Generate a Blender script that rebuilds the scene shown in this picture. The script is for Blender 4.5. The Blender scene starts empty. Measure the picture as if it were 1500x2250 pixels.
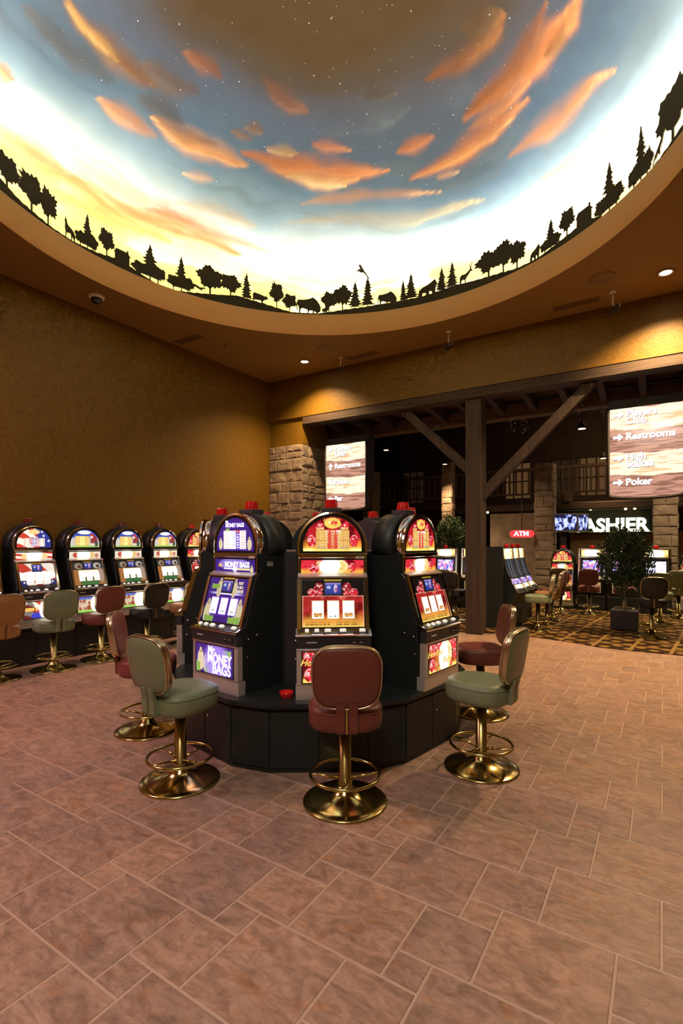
import bpy, math, random
import numpy as np
from mathutils import Vector, Matrix
R = math.radians
sc = bpy.context.scene
col = sc.collection
F, HZ, CH = 1102.0, 1193.0, 1.6          # focal length in pixels, horizon row, eye height
def at(px, py, Y): return Vector(((px-750)/F*Y, Y, CH+(HZ-py)/F*Y))
def gx(px, Y): return (px-750)/F*Y

# ---------------------------------------------------------------- materials
MATS = {}
def nodes(m):
    m.use_nodes = True
    return m.node_tree.nodes, m.node_tree.links
def pr(name, c, rough=.5, metal=0, spec=.5, emit=None, es=0, coat=0, trans=0, sheen=0):
    if name in MATS: return MATS[name]
    m = bpy.data.materials.new(name); n, l = nodes(m); b = n['Principled BSDF']
    b.inputs['Base Color'].default_value = (*c, 1); b.inputs['Roughness'].default_value = rough
    b.inputs['Metallic'].default_value = metal; b.inputs['Specular IOR Level'].default_value = spec
    b.inputs['Coat Weight'].default_value = coat; b.inputs['Transmission Weight'].default_value = trans
    if emit: b.inputs['Emission Color'].default_value = (*emit, 1); b.inputs['Emission Strength'].default_value = es
    MATS[name] = m; return m
def noisy(name, c1, c2, scale=8, rough=.5, metal=0, bump=0, bscale=None, detail=5, stretch=(1,1,1), spec=.5, coat=0, lo=.35, hi=.65):
    if name in MATS: return MATS[name]
    m = pr(name, c1, rough, metal, spec, coat=coat); n, l = nodes(m); b = n['Principled BSDF']
    tc = n.new('ShaderNodeTexCoord'); mp = n.new('ShaderNodeMapping'); mp.inputs['Scale'].default_value = stretch
    l.new(tc.outputs['Object'], mp.inputs['Vector'])
    t = n.new('ShaderNodeTexNoise'); t.inputs['Scale'].default_value = scale; t.inputs['Detail'].default_value = detail
    l.new(mp.outputs[0], t.inputs['Vector'])
    r = n.new('ShaderNodeValToRGB'); r.color_ramp.elements[0].position = lo; r.color_ramp.elements[1].position = hi
    r.color_ramp.elements[0].color = (*c1, 1); r.color_ramp.elements[1].color = (*c2, 1)
    l.new(t.outputs['Fac'], r.inputs[0]); l.new(r.outputs[0], b.inputs['Base Color'])
    if bump:
        t2 = n.new('ShaderNodeTexNoise'); t2.inputs['Scale'].default_value = bscale or scale*3; t2.inputs['Detail'].default_value = 6
        l.new(mp.outputs[0], t2.inputs['Vector'])
        bp = n.new('ShaderNodeBump'); bp.inputs['Strength'].default_value = bump; bp.inputs['Distance'].default_value = .01
        l.new(t2.outputs['Fac'], bp.inputs['Height']); l.new(bp.outputs[0], b.inputs['Normal'])
    return m
def art(strength, rough=.12):
    k = 'backlit_art_%g' % strength
    if k in MATS: return MATS[k]
    m = pr(k, (.01,.01,.01), rough); n, l = nodes(m); b = n['Principled BSDF']
    a = n.new('ShaderNodeAttribute'); a.attribute_name = 'Paint'
    l.new(a.outputs['Color'], b.inputs['Emission Color']); b.inputs['Emission Strength'].default_value = strength
    return m
def painted(name, rough=.7, spec=.3):
    m = pr(name, (1,1,1), rough, spec=spec); n, l = nodes(m)
    if not any(x.bl_idname == 'ShaderNodeAttribute' for x in n):
        a = n.new('ShaderNodeAttribute'); a.attribute_name = 'Paint'; l.new(a.outputs['Color'], n['Principled BSDF'].inputs['Base Color'])
    return m
def glow(name, c, s): return pr(name, (.02,.02,.02), .4, emit=c, es=s)

M_black = noisy('black_cabinet', (.013,.018,.019), (.019,.024,.025), 30, rough=.42, bump=.05, bscale=300, spec=.35)
M_grey = pr('charcoal_plastic', (.032,.033,.039), .42, spec=.4)
M_purple = pr('grey_cabinet_top', (.055,.05,.062), .4)
M_chrome = pr('chrome', (.93,.93,.93), .09, 1)
M_steel = noisy('brushed_steel', (.62,.61,.59), (.70,.69,.67), 40, rough=.34, metal=.55, stretch=(1,1,30))
M_brass = pr('polished_brass', (.56,.46,.17), .17, 1)
M_brassb = noisy('brushed_brass', (.46,.38,.14), (.55,.45,.18), 60, rough=.27, metal=1, stretch=(1,1,.05))
M_trimb = pr('pale_brass_trim', (.66,.56,.36), .27, 1)
M_dark = pr('dark_bezel', (.022,.018,.013), .25)
M_rubber = pr('black_rubber', (.01,.01,.01), .7)
M_redlens = pr('red_lens', (.42,.006,.006), .16, coat=.4, emit=(.6,.01,.008), es=.16)
M_reddark = pr('dark_red_lens', (.12,.008,.006), .25, coat=.3)
M_button = pr('lit_button', (.8,.78,.7), .3, emit=(1,.96,.85), es=.55)
M_yellow = pr('yellow_tag', (.7,.58,.03), .5, emit=(.8,.65,.02), es=.15)
M_white = pr('white_plastic', (.9,.88,.85), .45)
M_paper = pr('paper_label', (.62,.6,.56), .6)
M_ink = pr('black_ink', (.02,.02,.02), .6)
def leather(name, c):
    return noisy(name, c, tuple(min(1, x*1.08) for x in c), 6, rough=.38, bump=.12, bscale=220, spec=.4)
L_brown = leather('brown_leather', (.155,.043,.03))
L_green = leather('sage_green_leather', (.185,.235,.135))
L_orange = leather('tan_orange_leather', (.34,.165,.055))
L_dark = leather('near_black_leather', (.010,.013,.013))
L_pink = leather('rose_red_leather', (.24,.06,.055))
L_gold = leather('mustard_leather', (.17,.11,.03))

# ---------------------------------------------------------------- helpers
def tag(o, label=None, cat=None, group=None, kind=None):
    if label: o['label'] = label
    if cat: o['category'] = cat
    if group: o['group'] = group
    if kind: o['kind'] = kind
    return o
def empty(name, loc=(0,0,0), rz=0, label=None, cat=None, group=None):
    o = bpy.data.objects.new(name, None); col.objects.link(o); o.empty_display_size = .1
    o.location = loc; o.rotation_euler = (0,0,rz); return tag(o, label, cat, group)
def children(o): return [c for c in list(o.children)]
def copy_tree(o, parent=None):
    c = o.copy(); col.objects.link(c); c.parent = parent
    for ch in children(o):
        copy_tree(ch, c)
    return c
class MB:
    def __init__(s): s.v = []; s.f = []; s.sm = []
    def add(s, vs, fs, M=None, smooth=False):
        b = len(s.v)
        for p in vs:
            p = Vector(p); s.v.append(tuple(M @ p if M is not None else p))
        for f in fs: s.f.append([b+i for i in f]); s.sm.append(smooth)
        return s
    def box(s, x0, x1, y0, y1, z0, z1, M=None):
        vs = [(x0,y0,z0),(x1,y0,z0),(x1,y1,z0),(x0,y1,z0),(x0,y0,z1),(x1,y0,z1),(x1,y1,z1),(x0,y1,z1)]
        return s.add(vs, [(0,3,2,1),(4,5,6,7),(0,1,5,4),(1,2,6,5),(2,3,7,6),(3,0,4,7)], M)
    def bbox(s, x0, x1, y0, y1, z0, z1, b=.004, M=None):   # box with chamfered edges
        xs = (x0,x1); ys = (y0,y1); zs = (z0,z1); vs = []; idx = {}
        for i in (0,1):
            for j in (0,1):
                for k in (0,1):
                    sx, sy, sz = (1,-1)[i], (1,-1)[j], (1,-1)[k]
                    for a in range(3):
                        p = [xs[i]+sx*b, ys[j]+sy*b, zs[k]+sz*b]; p[a] = (xs[i], ys[j], zs[k])[a]
                        idx[i,j,k,a] = len(vs); vs.append(p)
        fs = [(idx[i,0,0,0],idx[i,1,0,0],idx[i,1,1,0],idx[i,0,1,0]) for i in (0,1)]
        fs += [(idx[0,j,0,1],idx[1,j,0,1],idx[1,j,1,1],idx[0,j,1,1]) for j in (0,1)]
        fs += [(idx[0,0,k,2],idx[1,0,k,2],idx[1,1,k,2],idx[0,1,k,2]) for k in (0,1)]
        for j in (0,1):
            for k in (0,1): fs.append((idx[0,j,k,1],idx[1,j,k,1],idx[1,j,k,2],idx[0,j,k,2]))
            for i in (0,1): fs.append((idx[i,j,0,0],idx[i,j,1,0],idx[i,j,1,1],idx[i,j,0,1]))
        for i in (0,1):
            for k in (0,1): fs.append((idx[i,0,k,0],idx[i,1,k,0],idx[i,1,k,2],idx[i,0,k,2]))
        for i in (0,1):
            for j in (0,1):
                for k in (0,1): fs.append((idx[i,j,k,0],idx[i,j,k,1],idx[i,j,k,2]))
        return s.add(vs, fs, M)
    def prism(s, pts, axis, a0, a1, M=None, smooth=False):   # polygon in the two other axes, extruded along axis
        def P(p, a): return {'x':(a,p[0],p[1]), 'y':(p[0],a,p[1]), 'z':(p[0],p[1],a)}[axis]
        n = len(pts); vs = [P(p,a0) for p in pts]+[P(p,a1) for p in pts]
        s.add(vs, [tuple(range(n))[::-1], tuple(range(n,2*n))], M)
        b = len(s.v)-2*n
        for i in range(n): s.f.append([b+i, b+(i+1)%n, b+n+(i+1)%n, b+n+i]); s.sm.append(smooth)
        return s
    def loft(s, loops, M=None, smooth=True, cap=True, closed=True):
        n = len(loops[0]); vs = [p for lp in loops for p in lp]; fs = []
        for k in range(len(loops)-1):
            for i in range(n if closed else n-1):
                j = (i+1) % n; fs.append((k*n+i, k*n+j, (k+1)*n+j, (k+1)*n+i))
        s.add(vs, fs, M, smooth)
        if cap:
            b = len(s.v)-len(vs)
            s.f.append([b+i for i in range(n)][::-1]); s.sm.append(smooth)
            s.f.append([b+(len(loops)-1)*n+i for i in range(n)]); s.sm.append(smooth)
        return s
    def lathe(s, prof, n=32, M=None, smooth=True):
        loops = [[(r*math.cos(2*math.pi*i/n), r*math.sin(2*math.pi*i/n), z) for i in range(n)] for r, z in prof]
        return s.loft(loops, M, smooth)
    def cyl(s, p0, p1, r, n=12, r1=None, smooth=True):
        p0 = Vector(p0); p1 = Vector(p1); d = p1-p0; q = d.to_track_quat('Z','Y').to_matrix().to_4x4()
        return s.lathe([(r,0),(r if r1 is None else r1, d.length)], n, Matrix.Translation(p0) @ q, smooth)
    def tube(s, pts, r, n=8, closed=False):
        pts = [Vector(p) for p in pts]; loops = []
        N = len(pts)
        for i, p in enumerate(pts):
            a = pts[(i-1) % N] if (closed or i) else p; b = pts[(i+1) % N] if (closed or i < N-1) else p
            t = (b-a).normalized(); up = Vector((0,0,1)) if abs(t.z) < .9 else Vector((0,1,0))
            x = t.cross(up).normalized(); y = x.cross(t)
            rr = r[i] if isinstance(r, (list, tuple)) else r
            loops.append([tuple(p+(x*math.cos(k*2*math.pi/n)+y*math.sin(k*2*math.pi/n))*rr) for k in range(n)])
        if closed: loops.append(loops[0])
        return s.loft(loops, None, True, cap=not closed)
    def sphere(s, c, r, n=16, m=8, M=None):
        c = Vector(c); r = (r,r,r) if not isinstance(r, (tuple,list)) else r
        loops = [[(c.x+r[0]*math.sin(math.pi*j/m)*math.cos(2*math.pi*i/n), c.y+r[1]*math.sin(math.pi*j/m)*math.sin(2*math.pi*i/n), c.z-r[2]*math.cos(math.pi*j/m)) for i in range(n)] for j in range(1, m)]
        s.loft(loops, M); return s
    def build(s, name, mat, parent=None, loc=None, rot=None):
        me = bpy.data.meshes.new(name); me.from_pydata(s.v, [], s.f); me.materials.append(mat)
        me.polygons.foreach_set('use_smooth', s.sm); me.update()
        o = bpy.data.objects.new(name, me); col.objects.link(o); o.parent = parent
        if loc is not None: o.location = loc
        if rot is not None: o.rotation_euler = rot
        return o
def fixnormals(o):
    import bmesh
    bm = bmesh.new(); bm.from_mesh(o.data); bmesh.ops.recalc_face_normals(bm, faces=bm.faces); bm.to_mesh(o.data); bm.free(); return o
def rect(w, h, r, n=6, cx=0, cy=0):       # rounded rectangle outline
    out = []
    for qx, qy, a0 in ((1,1,0),(-1,1,90),(-1,-1,180),(1,-1,270)):
        for k in range(n+1):
            a = R(a0+90*k/n); out.append((cx+qx*(w/2-r)+r*math.cos(a), cy+qy*(h/2-r)+r*math.sin(a)))
    return out
def superell(w, h, e, n=40, taper=0):
    out = []
    for i in range(n):
        a = 2*math.pi*i/n; c, s_ = math.cos(a), math.sin(a)
        x = w/2*math.copysign(abs(c)**(2/e), c); y = h/2*math.copysign(abs(s_)**(2/e), s_)
        out.append((x*(1+taper*y/(h/2)), y))
    return out
# numpy value noise
def _h(ix, iy, seed):
    n = (ix*374761393 + iy*668265263 + seed*974711) & 0x7fffffff
    n = ((n ^ (n >> 13))*1274126177) & 0x7fffffff
    return ((n ^ (n >> 16)) & 0xffff)/65535.0
def vn(x, y, seed=0):
    x = np.asarray(x, float); y = np.asarray(y, float)
    ix = np.floor(x).astype(np.int64); iy = np.floor(y).astype(np.int64); fx = x-ix; fy = y-iy
    fx = fx*fx*(3-2*fx); fy = fy*fy*(3-2*fy)
    a = _h(ix,iy,seed); b = _h(ix+1,iy,seed); c = _h(ix,iy+1,seed); d = _h(ix+1,iy+1,seed)
    return (a*(1-fx)+b*fx)*(1-fy)+(c*(1-fx)+d*fx)*fy
def fbm(x, y, seed=0, o=4):
    s = 0; a = .5; t = 0
    for k in range(o): s = s+a*vn(x*2**k, y*2**k, seed+k*17); t += a; a *= .5
    return s/t
def sm(a, b, x): t = np.clip((x-a)/(b-a), 0, 1); return t*t*(3-2*t)
def mix(c, col_, m): m = np.clip(np.asarray(m), 0, 1)[..., None]; return c*(1-m)+np.array(col_)*m
def setpaint(me, rgb):
    at_ = me.color_attributes.new('Paint', 'FLOAT_COLOR', 'POINT')
    a = np.ones((len(me.vertices), 4), dtype=np.float32); a[:, :3] = rgb; at_.data.foreach_set('color', a.ravel())
def gridmesh(name, P, nx, ny, rgb, mat, parent=None, smooth=True, loc=None, rot=None):
    me = bpy.data.meshes.new(name)
    i, j = np.meshgrid(np.arange(nx), np.arange(ny)); a = (j*(nx+1)+i).ravel()
    f = np.stack([a, a+1, a+nx+2, a+nx+1], 1)
    me.from_pydata(P.tolist(), [], f.tolist()); me.materials.append(mat)
    me.polygons.foreach_set('use_smooth', [smooth]*len(me.polygons)); setpaint(me, rgb); me.update()
    o = bpy.data.objects.new(name, me); col.objects.link(o); o.parent = parent
    if loc is not None: o.location = loc
    if rot is not None: o.rotation_euler = rot
    return o
def panel(name, fn, w, z0, z1, y0, y1, mat, parent, nx=120, ny=60, hw=None, th=.004):
    """painted panel standing in x/z, facing -y, leaning from y0 (bottom) to y1 (top); hw(t) scales the half width"""
    u, v = np.meshgrid(np.linspace(0,1,nx+1), np.linspace(0,1,ny+1))
    half = (w/2)*(hw(v) if hw else 1.0)
    X = (u*2-1)*half; Z = z0+(z1-z0)*v; Y = y0+(y1-y0)*v
    rgb = fn(X/(w/2), v, w/(z1-z0)).reshape(-1,3)
    P = np.stack([X.ravel(), Y.ravel(), Z.ravel()], 1)
    return gridmesh(name, P, nx, ny, np.clip(rgb,0,None), mat, parent, False)
_txt = {}
def text(name, s, size, mat, parent, loc, rot=(R(90),0,0), align='CENTER', bold=.0, ext=.0006, shear=0, sx=1, line=1.0):
    key = (s, size, align, bold, ext, shear, line)
    if key not in _txt:
        c = bpy.data.curves.new('tmp', 'FONT'); c.body = s; c.size = size; c.align_x = align; c.align_y = 'CENTER'
        c.offset = bold*size; c.extrude = ext; c.shear = shear; c.resolution_u = 3; c.space_line = line
        t = bpy.data.objects.new('tmp', c); col.objects.link(t)
        dg = bpy.context.evaluated_depsgraph_get(); dg.update()
        me = bpy.data.meshes.new_from_object(t.evaluated_get(dg)); bpy.data.objects.remove(t); bpy.data.curves.remove(c)
        _txt[key] = me
    me = _txt[key].copy(); me.materials.clear(); me.materials.append(mat)
    o = bpy.data.objects.new(name, me); col.objects.link(o); o.parent = parent; o.location = loc; o.rotation_euler = rot; o.scale = (sx,1,1)
    return o

# ---------------------------------------------------------------- room frame
K = Vector((-1.629, 11.22, 0)); TH = math.atan2(-.64, 1)
RM = Matrix.Translation(K) @ Matrix.Rotation(TH, 4, 'Z')        # room coordinates (u along the soffit, v beyond it)
def rm(u, v, z=0): return RM @ Vector((u, v, z))
def toroom(p): return RM.inverted() @ Vector(p)
H = 5.18; SOF = 4.30
DC = Vector((-.284, 5.096, 0)); DR = 3.549; FT = 5.535

# floor tiles -----------------------------------------------------------
def make_floor():
    U = .146; random.seed(4)
    u0, u1, v0, v1 = -.4, 10.6, -10.6, 2.6
    mb = MB(); cols = []; g = .0048; ou, ov = 6.103, -6.494
    for i in range(-40, 41):
        for j in range(-60, 61):
            X0, Y0 = 4*i-j, 2*i+3*j
            for ax, ay, k in ((0,0,3),(3,0,2),(3,2,1)):      # three sizes of square tile in a pinwheel repeat
                x0, x1 = ou+(X0+ax)*U+g, ou+(X0+ax+k)*U-g; y1, y0 = ov-(Y0+ay)*U-g, ov-(Y0+ay+k)*U+g
                if x1 < u0 or x0 > u1 or y1 < v0 or y0 > v1: continue
                e = .003
                mb.add([(x0,y0,-.003),(x1,y0,-.003),(x1,y1,-.003),(x0,y1,-.003),(x0+e,y0+e,0),(x1-e,y0+e,0),(x1-e,y1-e,0),(x0+e,y1-e,0)],
                       [(4,5,6,7),(0,1,5,4),(1,2,6,5),(2,3,7,6),(3,0,4,7)])
                c = (random.random(), random.random(), random.random()); cols += [c]*8
    n0 = len(mb.v)
    mb.add([(u0,v0,-.0025),(u1,v0,-.0025),(u1,v1,-.0025),(u0,v1,-.0025)], [(0,1,2,3)]); cols += [(-1,-1,-1)]*4
    m = pr('slate_tile', (.3,.2,.15), .42, spec=.4); n, l = nodes(m); b = n['Principled BSDF']
    a = n.new('ShaderNodeAttribute'); a.attribute_name = 'Paint'
    tc = n.new('ShaderNodeTexCoord'); ad = n.new('ShaderNodeVectorMath'); ad.operation = 'MULTIPLY_ADD'
    ad.inputs[1].default_value = (13,17,9); l.new(a.outputs['Vector'], ad.inputs[0]); l.new(tc.outputs['Object'], ad.inputs[2])
    def noise(sc_, det, dist, vec):
        t = n.new('ShaderNodeTexNoise'); t.inputs['Scale'].default_value = sc_; t.inputs['Detail'].default_value = det
        t.inputs['Distortion'].default_value = dist; l.new(vec, t.inputs['Vector']); return t
    mp = n.new('ShaderNodeMapping'); mp.inputs['Scale'].default_value = (1,1.9,1); mp.inputs['Rotation'].default_value = (0,0,.5)
    l.new(ad.outputs[0], mp.inputs['Vector'])
    n1 = noise(7, 9, 1.4, mp.outputs[0]); n2 = noise(16, 9, 1.6, mp.outputs[0]); n3 = noise(1.1, 3, .4, tc.outputs['Object'])
    r1 = n.new('ShaderNodeValToRGB'); e = r1.color_ramp.elements
    e[0].position = .32; e[0].color = (.27,.185,.14,1); e[1].position = .72; e[1].color = (.49,.345,.26,1)
    x = e.new(.46); x.color = (.36,.245,.185,1); x = e.new(.58); x.color = (.43,.295,.225,1)
    l.new(n1.outputs['Fac'], r1.inputs[0])
    r2 = n.new('ShaderNodeValToRGB'); e = r2.color_ramp.elements
    e[0].position = .36; e[0].color = (.62,.55,.50,1); e[1].position = .55; e[1].color = (1,1,1,1); l.new(n2.outputs['Fac'], r2.inputs[0])
    mx = n.new('ShaderNodeMix'); mx.data_type = 'RGBA'; mx.blend_type = 'MULTIPLY'; mx.inputs['Factor'].default_value = .55
    l.new(r1.outputs[0], mx.inputs['A']); l.new(r2.outputs[0], mx.inputs['B'])
    sx = n.new('ShaderNodeSeparateXYZ'); l.new(a.outputs['Vector'], sx.inputs[0])
    rr = n.new('ShaderNodeValToRGB'); e = rr.color_ramp.elements
    e[0].position = 0; e[0].color = (.88,.87,.88,1); e[1].position = 1; e[1].color = (1.08,1.03,.94,1); x = e.new(.5); x.color = (.98,.97,.95,1); l.new(sx.outputs['X'], rr.inputs[0])
    m2 = n.new('ShaderNodeMix'); m2.data_type = 'RGBA'; m2.blend_type = 'MULTIPLY'; m2.inputs['Factor'].default_value = 1
    l.new(mx.outputs['Result'], m2.inputs['A']); l.new(rr.outputs[0], m2.inputs['B'])
    lt = n.new('ShaderNodeMath'); lt.operation = 'LESS_THAN'; lt.inputs[1].default_value = -.01; l.new(sx.outputs['X'], lt.inputs[0])
    m3 = n.new('ShaderNodeMix'); m3.data_type = 'RGBA'; l.new(lt.outputs[0], m3.inputs['Factor']); l.new(m2.outputs['Result'], m3.inputs['A'])
    m3.inputs['B'].default_value = (.50,.37,.28,1); l.new(m3.outputs['Result'], b.inputs['Base Color'])
    bp = n.new('ShaderNodeBump'); bp.inputs['Strength'].default_value = .32; bp.inputs['Distance'].default_value = .006
    rd = noise(4.5, 7, .6, mp.outputs[0]); rd.noise_type = 'RIDGED_MULTIFRACTAL'
    hm = n.new('ShaderNodeMath'); hm.operation = 'MULTIPLY_ADD'; hm.inputs[1].default_value = -.55; l.new(rd.outputs['Fac'], hm.inputs[0]); l.new(n2.outputs['Fac'], hm.inputs[2])
    l.new(hm.outputs[0], bp.inputs['Height']); l.new(bp.outputs[0], b.inputs['Normal'])
    oc = noise(3.2, 6, 2.0, mp.outputs[0]); orr = n.new('ShaderNodeValToRGB'); e = orr.color_ramp.elements
    e[0].position = .56; e[0].color = (1,1,1,1); e[1].position = .70; e[1].color = (1.02,.84,.64,1); l.new(oc.outputs['Fac'], orr.inputs[0])
    m4 = n.new('ShaderNodeMix'); m4.data_type = 'RGBA'; m4.blend_type = 'MULTIPLY'; m4.inputs['Factor'].default_value = 1
    l.new(m2.outputs['Result'], m4.inputs['A']); l.new(orr.outputs[0], m4.inputs['B']); l.new(m4.outputs['Result'], m3.inputs['A'])
    rk = n.new('ShaderNodeValToRGB'); e = rk.color_ramp.elements; e[0].position = .0; e[0].color = (1,1,1,1); e[1].position = 1; e[1].color = (.80,.77,.75,1); x = e.new(.75); x.color = (1,1,1,1)
    l.new(rd.outputs['Fac'], rk.inputs[0]); m5 = n.new('ShaderNodeMix'); m5.data_type = 'RGBA'; m5.blend_type = 'MULTIPLY'; m5.inputs['Factor'].default_value = 1
    l.new(m4.outputs['Result'], m5.inputs['A']); l.new(rk.outputs[0], m5.inputs['B']); l.new(m5.outputs['Result'], m3.inputs['A'])
    ro = n.new('ShaderNodeMapRange'); ro.inputs['To Min'].default_value = .34; ro.inputs['To Max'].default_value = .55
    l.new(n1.outputs['Fac'], ro.inputs['Value']); l.new(ro.outputs[0], b.inputs['Roughness'])
    o = mb.build('floor', m); o.matrix_world = RM; setpaint(o.data, np.array(cols)); tag(o, kind='structure')
make_floor()

# carpet ----------------------------------------------------------------
def make_carpet():
    edge = [(900,1378),(960,1384),(1019,1390),(1080,1392),(1143,1397),(1200,1404),(1260,1413),(1310,1422),(1400,1432),(1500,1441),(1640,1452)]
    pts = [(-4.5, 9.9)] + [(-1.0, 9.9)] if False else []
    g = [ (gx(px, CH*F/(py-HZ)), CH*F/(py-HZ)) for px, py in edge]
    mb = MB(); top = .012
    far = [(x+ (0), 24.0) for x, y in g]; far[0] = (-9, 24); far[-1] = (16, 24)
    g[0] = (-3.0, 10.6); g[-1] = (14, 3.0) if False else g[-1]
    g.append((14, 3.2)); far.append((22, 24))
    n = len(g)
    vs = [(x,y,top) for x,y in g]+[(x,y,top) for x,y in far]+[(x,y,0) for x,y in g]
    fs = [(i,i+1,n+i+1,n+i) for i in range(n-1)]+[(2*n+i,2*n+i+1,i+1,i) for i in range(n-1)]
    mb.add(vs, fs)
    m = pr('patterned_carpet', (.1,.07,.03), .95, spec=.1); nn, l = nodes(m); b = nn['Principled BSDF']
    tc = nn.new('ShaderNodeTexCoord'); mp = nn.new('ShaderNodeMapping'); mp.inputs['Rotation'].default_value = (0,0,-TH+.1)
    l.new(tc.outputs['Object'], mp.inputs['Vector'])
    def wave(rot, scale, dist):
        m_ = nn.new('ShaderNodeMapping'); m_.inputs['Rotation'].default_value = (0,0,rot); l.new(mp.outputs[0], m_.inputs['Vector'])
        w = nn.new('ShaderNodeTexWave'); w.inputs['Scale'].default_value = scale; w.inputs['Distortion'].default_value = dist; w.inputs['Detail'].default_value = 2
        l.new(m_.outputs[0], w.inputs['Vector']); return w
    w1 = wave(.6, 1.3, 1.5); w2 = wave(-.9, 1.3, 1.5); w3 = wave(0, .62, 0); w4 = wave(1.57, .62, 0)
    mul = nn.new('ShaderNodeMath'); mul.operation = 'MULTIPLY'; l.new(w1.outputs['Fac'], mul.inputs[0]); l.new(w2.outputs['Fac'], mul.inputs[1])
    r = nn.new('ShaderNodeValToRGB'); e = r.color_ramp.elements
    e[0].position = .12; e[0].color = (.028,.014,.006,1); e[1].position = .5; e[1].color = (.21,.13,.035,1); x = e.new(.3); x.color = (.09,.045,.014,1)
    l.new(mul.outputs[0], r.inputs[0])
    mxx = nn.new('ShaderNodeMath'); mxx.operation = 'MAXIMUM'; l.new(w3.outputs['Fac'], mxx.inputs[0]); l.new(w4.outputs['Fac'], mxx.inputs[1])
    gt = nn.new('ShaderNodeMath'); gt.operation = 'GREATER_THAN'; gt.inputs[1].default_value = .975; l.new(mxx.outputs[0], gt.inputs[0])
    mx = nn.new('ShaderNodeMix'); mx.data_type = 'RGBA'; l.new(gt.outputs[0], mx.inputs['Factor']); l.new(r.outputs[0], mx.inputs['A']); mx.inputs['B'].default_value = (.24,.16,.055,1)
    l.new(mx.outputs['Result'], b.inputs['Base Color'])
    tag(mb.build('carpet_floor', m), kind='structure')
make_carpet()

# walls -----------------------------------------------------------------
def wall_mat():
    m = noisy('gold_plaster', (.118,.064,.004), (.180,.101,.007), 17, rough=.5, bump=.35, bscale=26, detail=10, spec=.35, lo=.25, hi=.75)
    return m
M_wall = wall_mat()
M_ceil = pr('warm_ceiling_paint', (.30,.185,.055), .75, spec=.2)
M_fascia = pr('dome_lit_fascia_paint', (.74,.42,.14), .7, spec=.2)  # ceiling paint lightened: glow from the dome is put into the colour
def struct(name, mb, mat, room=True):
    o = mb.build(name, mat)
    if room: o.matrix_world = RM
    return tag(o, kind='structure')
struct('wall_left', MB().box(-.25, 0, -10.8, .3, 0, H), M_wall)
struct('wall_back', MB().box(-.25, 10.8, -11.0, -10.8, 0, H), M_wall)
struct('wall_right', MB().box(10.6, 10.8, -10.8, 0, 0, H), M_wall)
struct('wall_front', MB().box(0, 10.8, 0, .3, SOF, H), M_wall)                    # the soffit over the wide opening
# ceiling with the round opening
def make_ceiling():
    dc = toroom(DC); n = 128; mb = MB(); u0,u1,v0,v1 = -.25, 10.8, -11.0, .3
    ring = [(dc.x+DR*math.cos(2*math.pi*i/n), dc.y+DR*math.sin(2*math.pi*i/n)) for i in range(n)]
    out = []
    for i in range(n):
        a = 2*math.pi*i/n; c, s = math.cos(a), math.sin(a); t = 1e9
        if c > 1e-6: t = min(t, (u1-dc.x)/c)
        if c < -1e-6: t = min(t, (u0-dc.x)/c)
        if s > 1e-6: t = min(t, (v1-dc.y)/s)
        if s < -1e-6: t = min(t, (v0-dc.y)/s)
        out.append((dc.x+t*c, dc.y+t*s))
    vs = [(x,y,H) for x,y in ring]+[(x,y,H) for x,y in out]
    mb.add(vs, [(i,(i+1)%n,n+(i+1)%n,n+i) for i in range(n)])
    # patch the rectangle corners
    for cx, cy in ((u0,v0),(u1,v0),(u1,v1),(u0,v1)):
        a = math.atan2(cy-dc.y, cx-dc.x) % (2*math.pi); i = int(a/(2*math.pi/n)); p, q = out[i], out[(i+1)%n]
        mb.add([(*p,H),(cx,cy,H),(*q,H)], [(0,1,2)])
    struct('ceiling', mb, M_ceil)
    # fascia ring and its ledge
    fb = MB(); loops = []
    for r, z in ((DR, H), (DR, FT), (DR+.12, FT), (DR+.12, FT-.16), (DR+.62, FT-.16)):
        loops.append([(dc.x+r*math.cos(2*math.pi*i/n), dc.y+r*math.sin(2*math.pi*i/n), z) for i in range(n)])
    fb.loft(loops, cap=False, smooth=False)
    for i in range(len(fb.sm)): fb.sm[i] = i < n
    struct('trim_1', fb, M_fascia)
make_ceiling()

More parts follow.
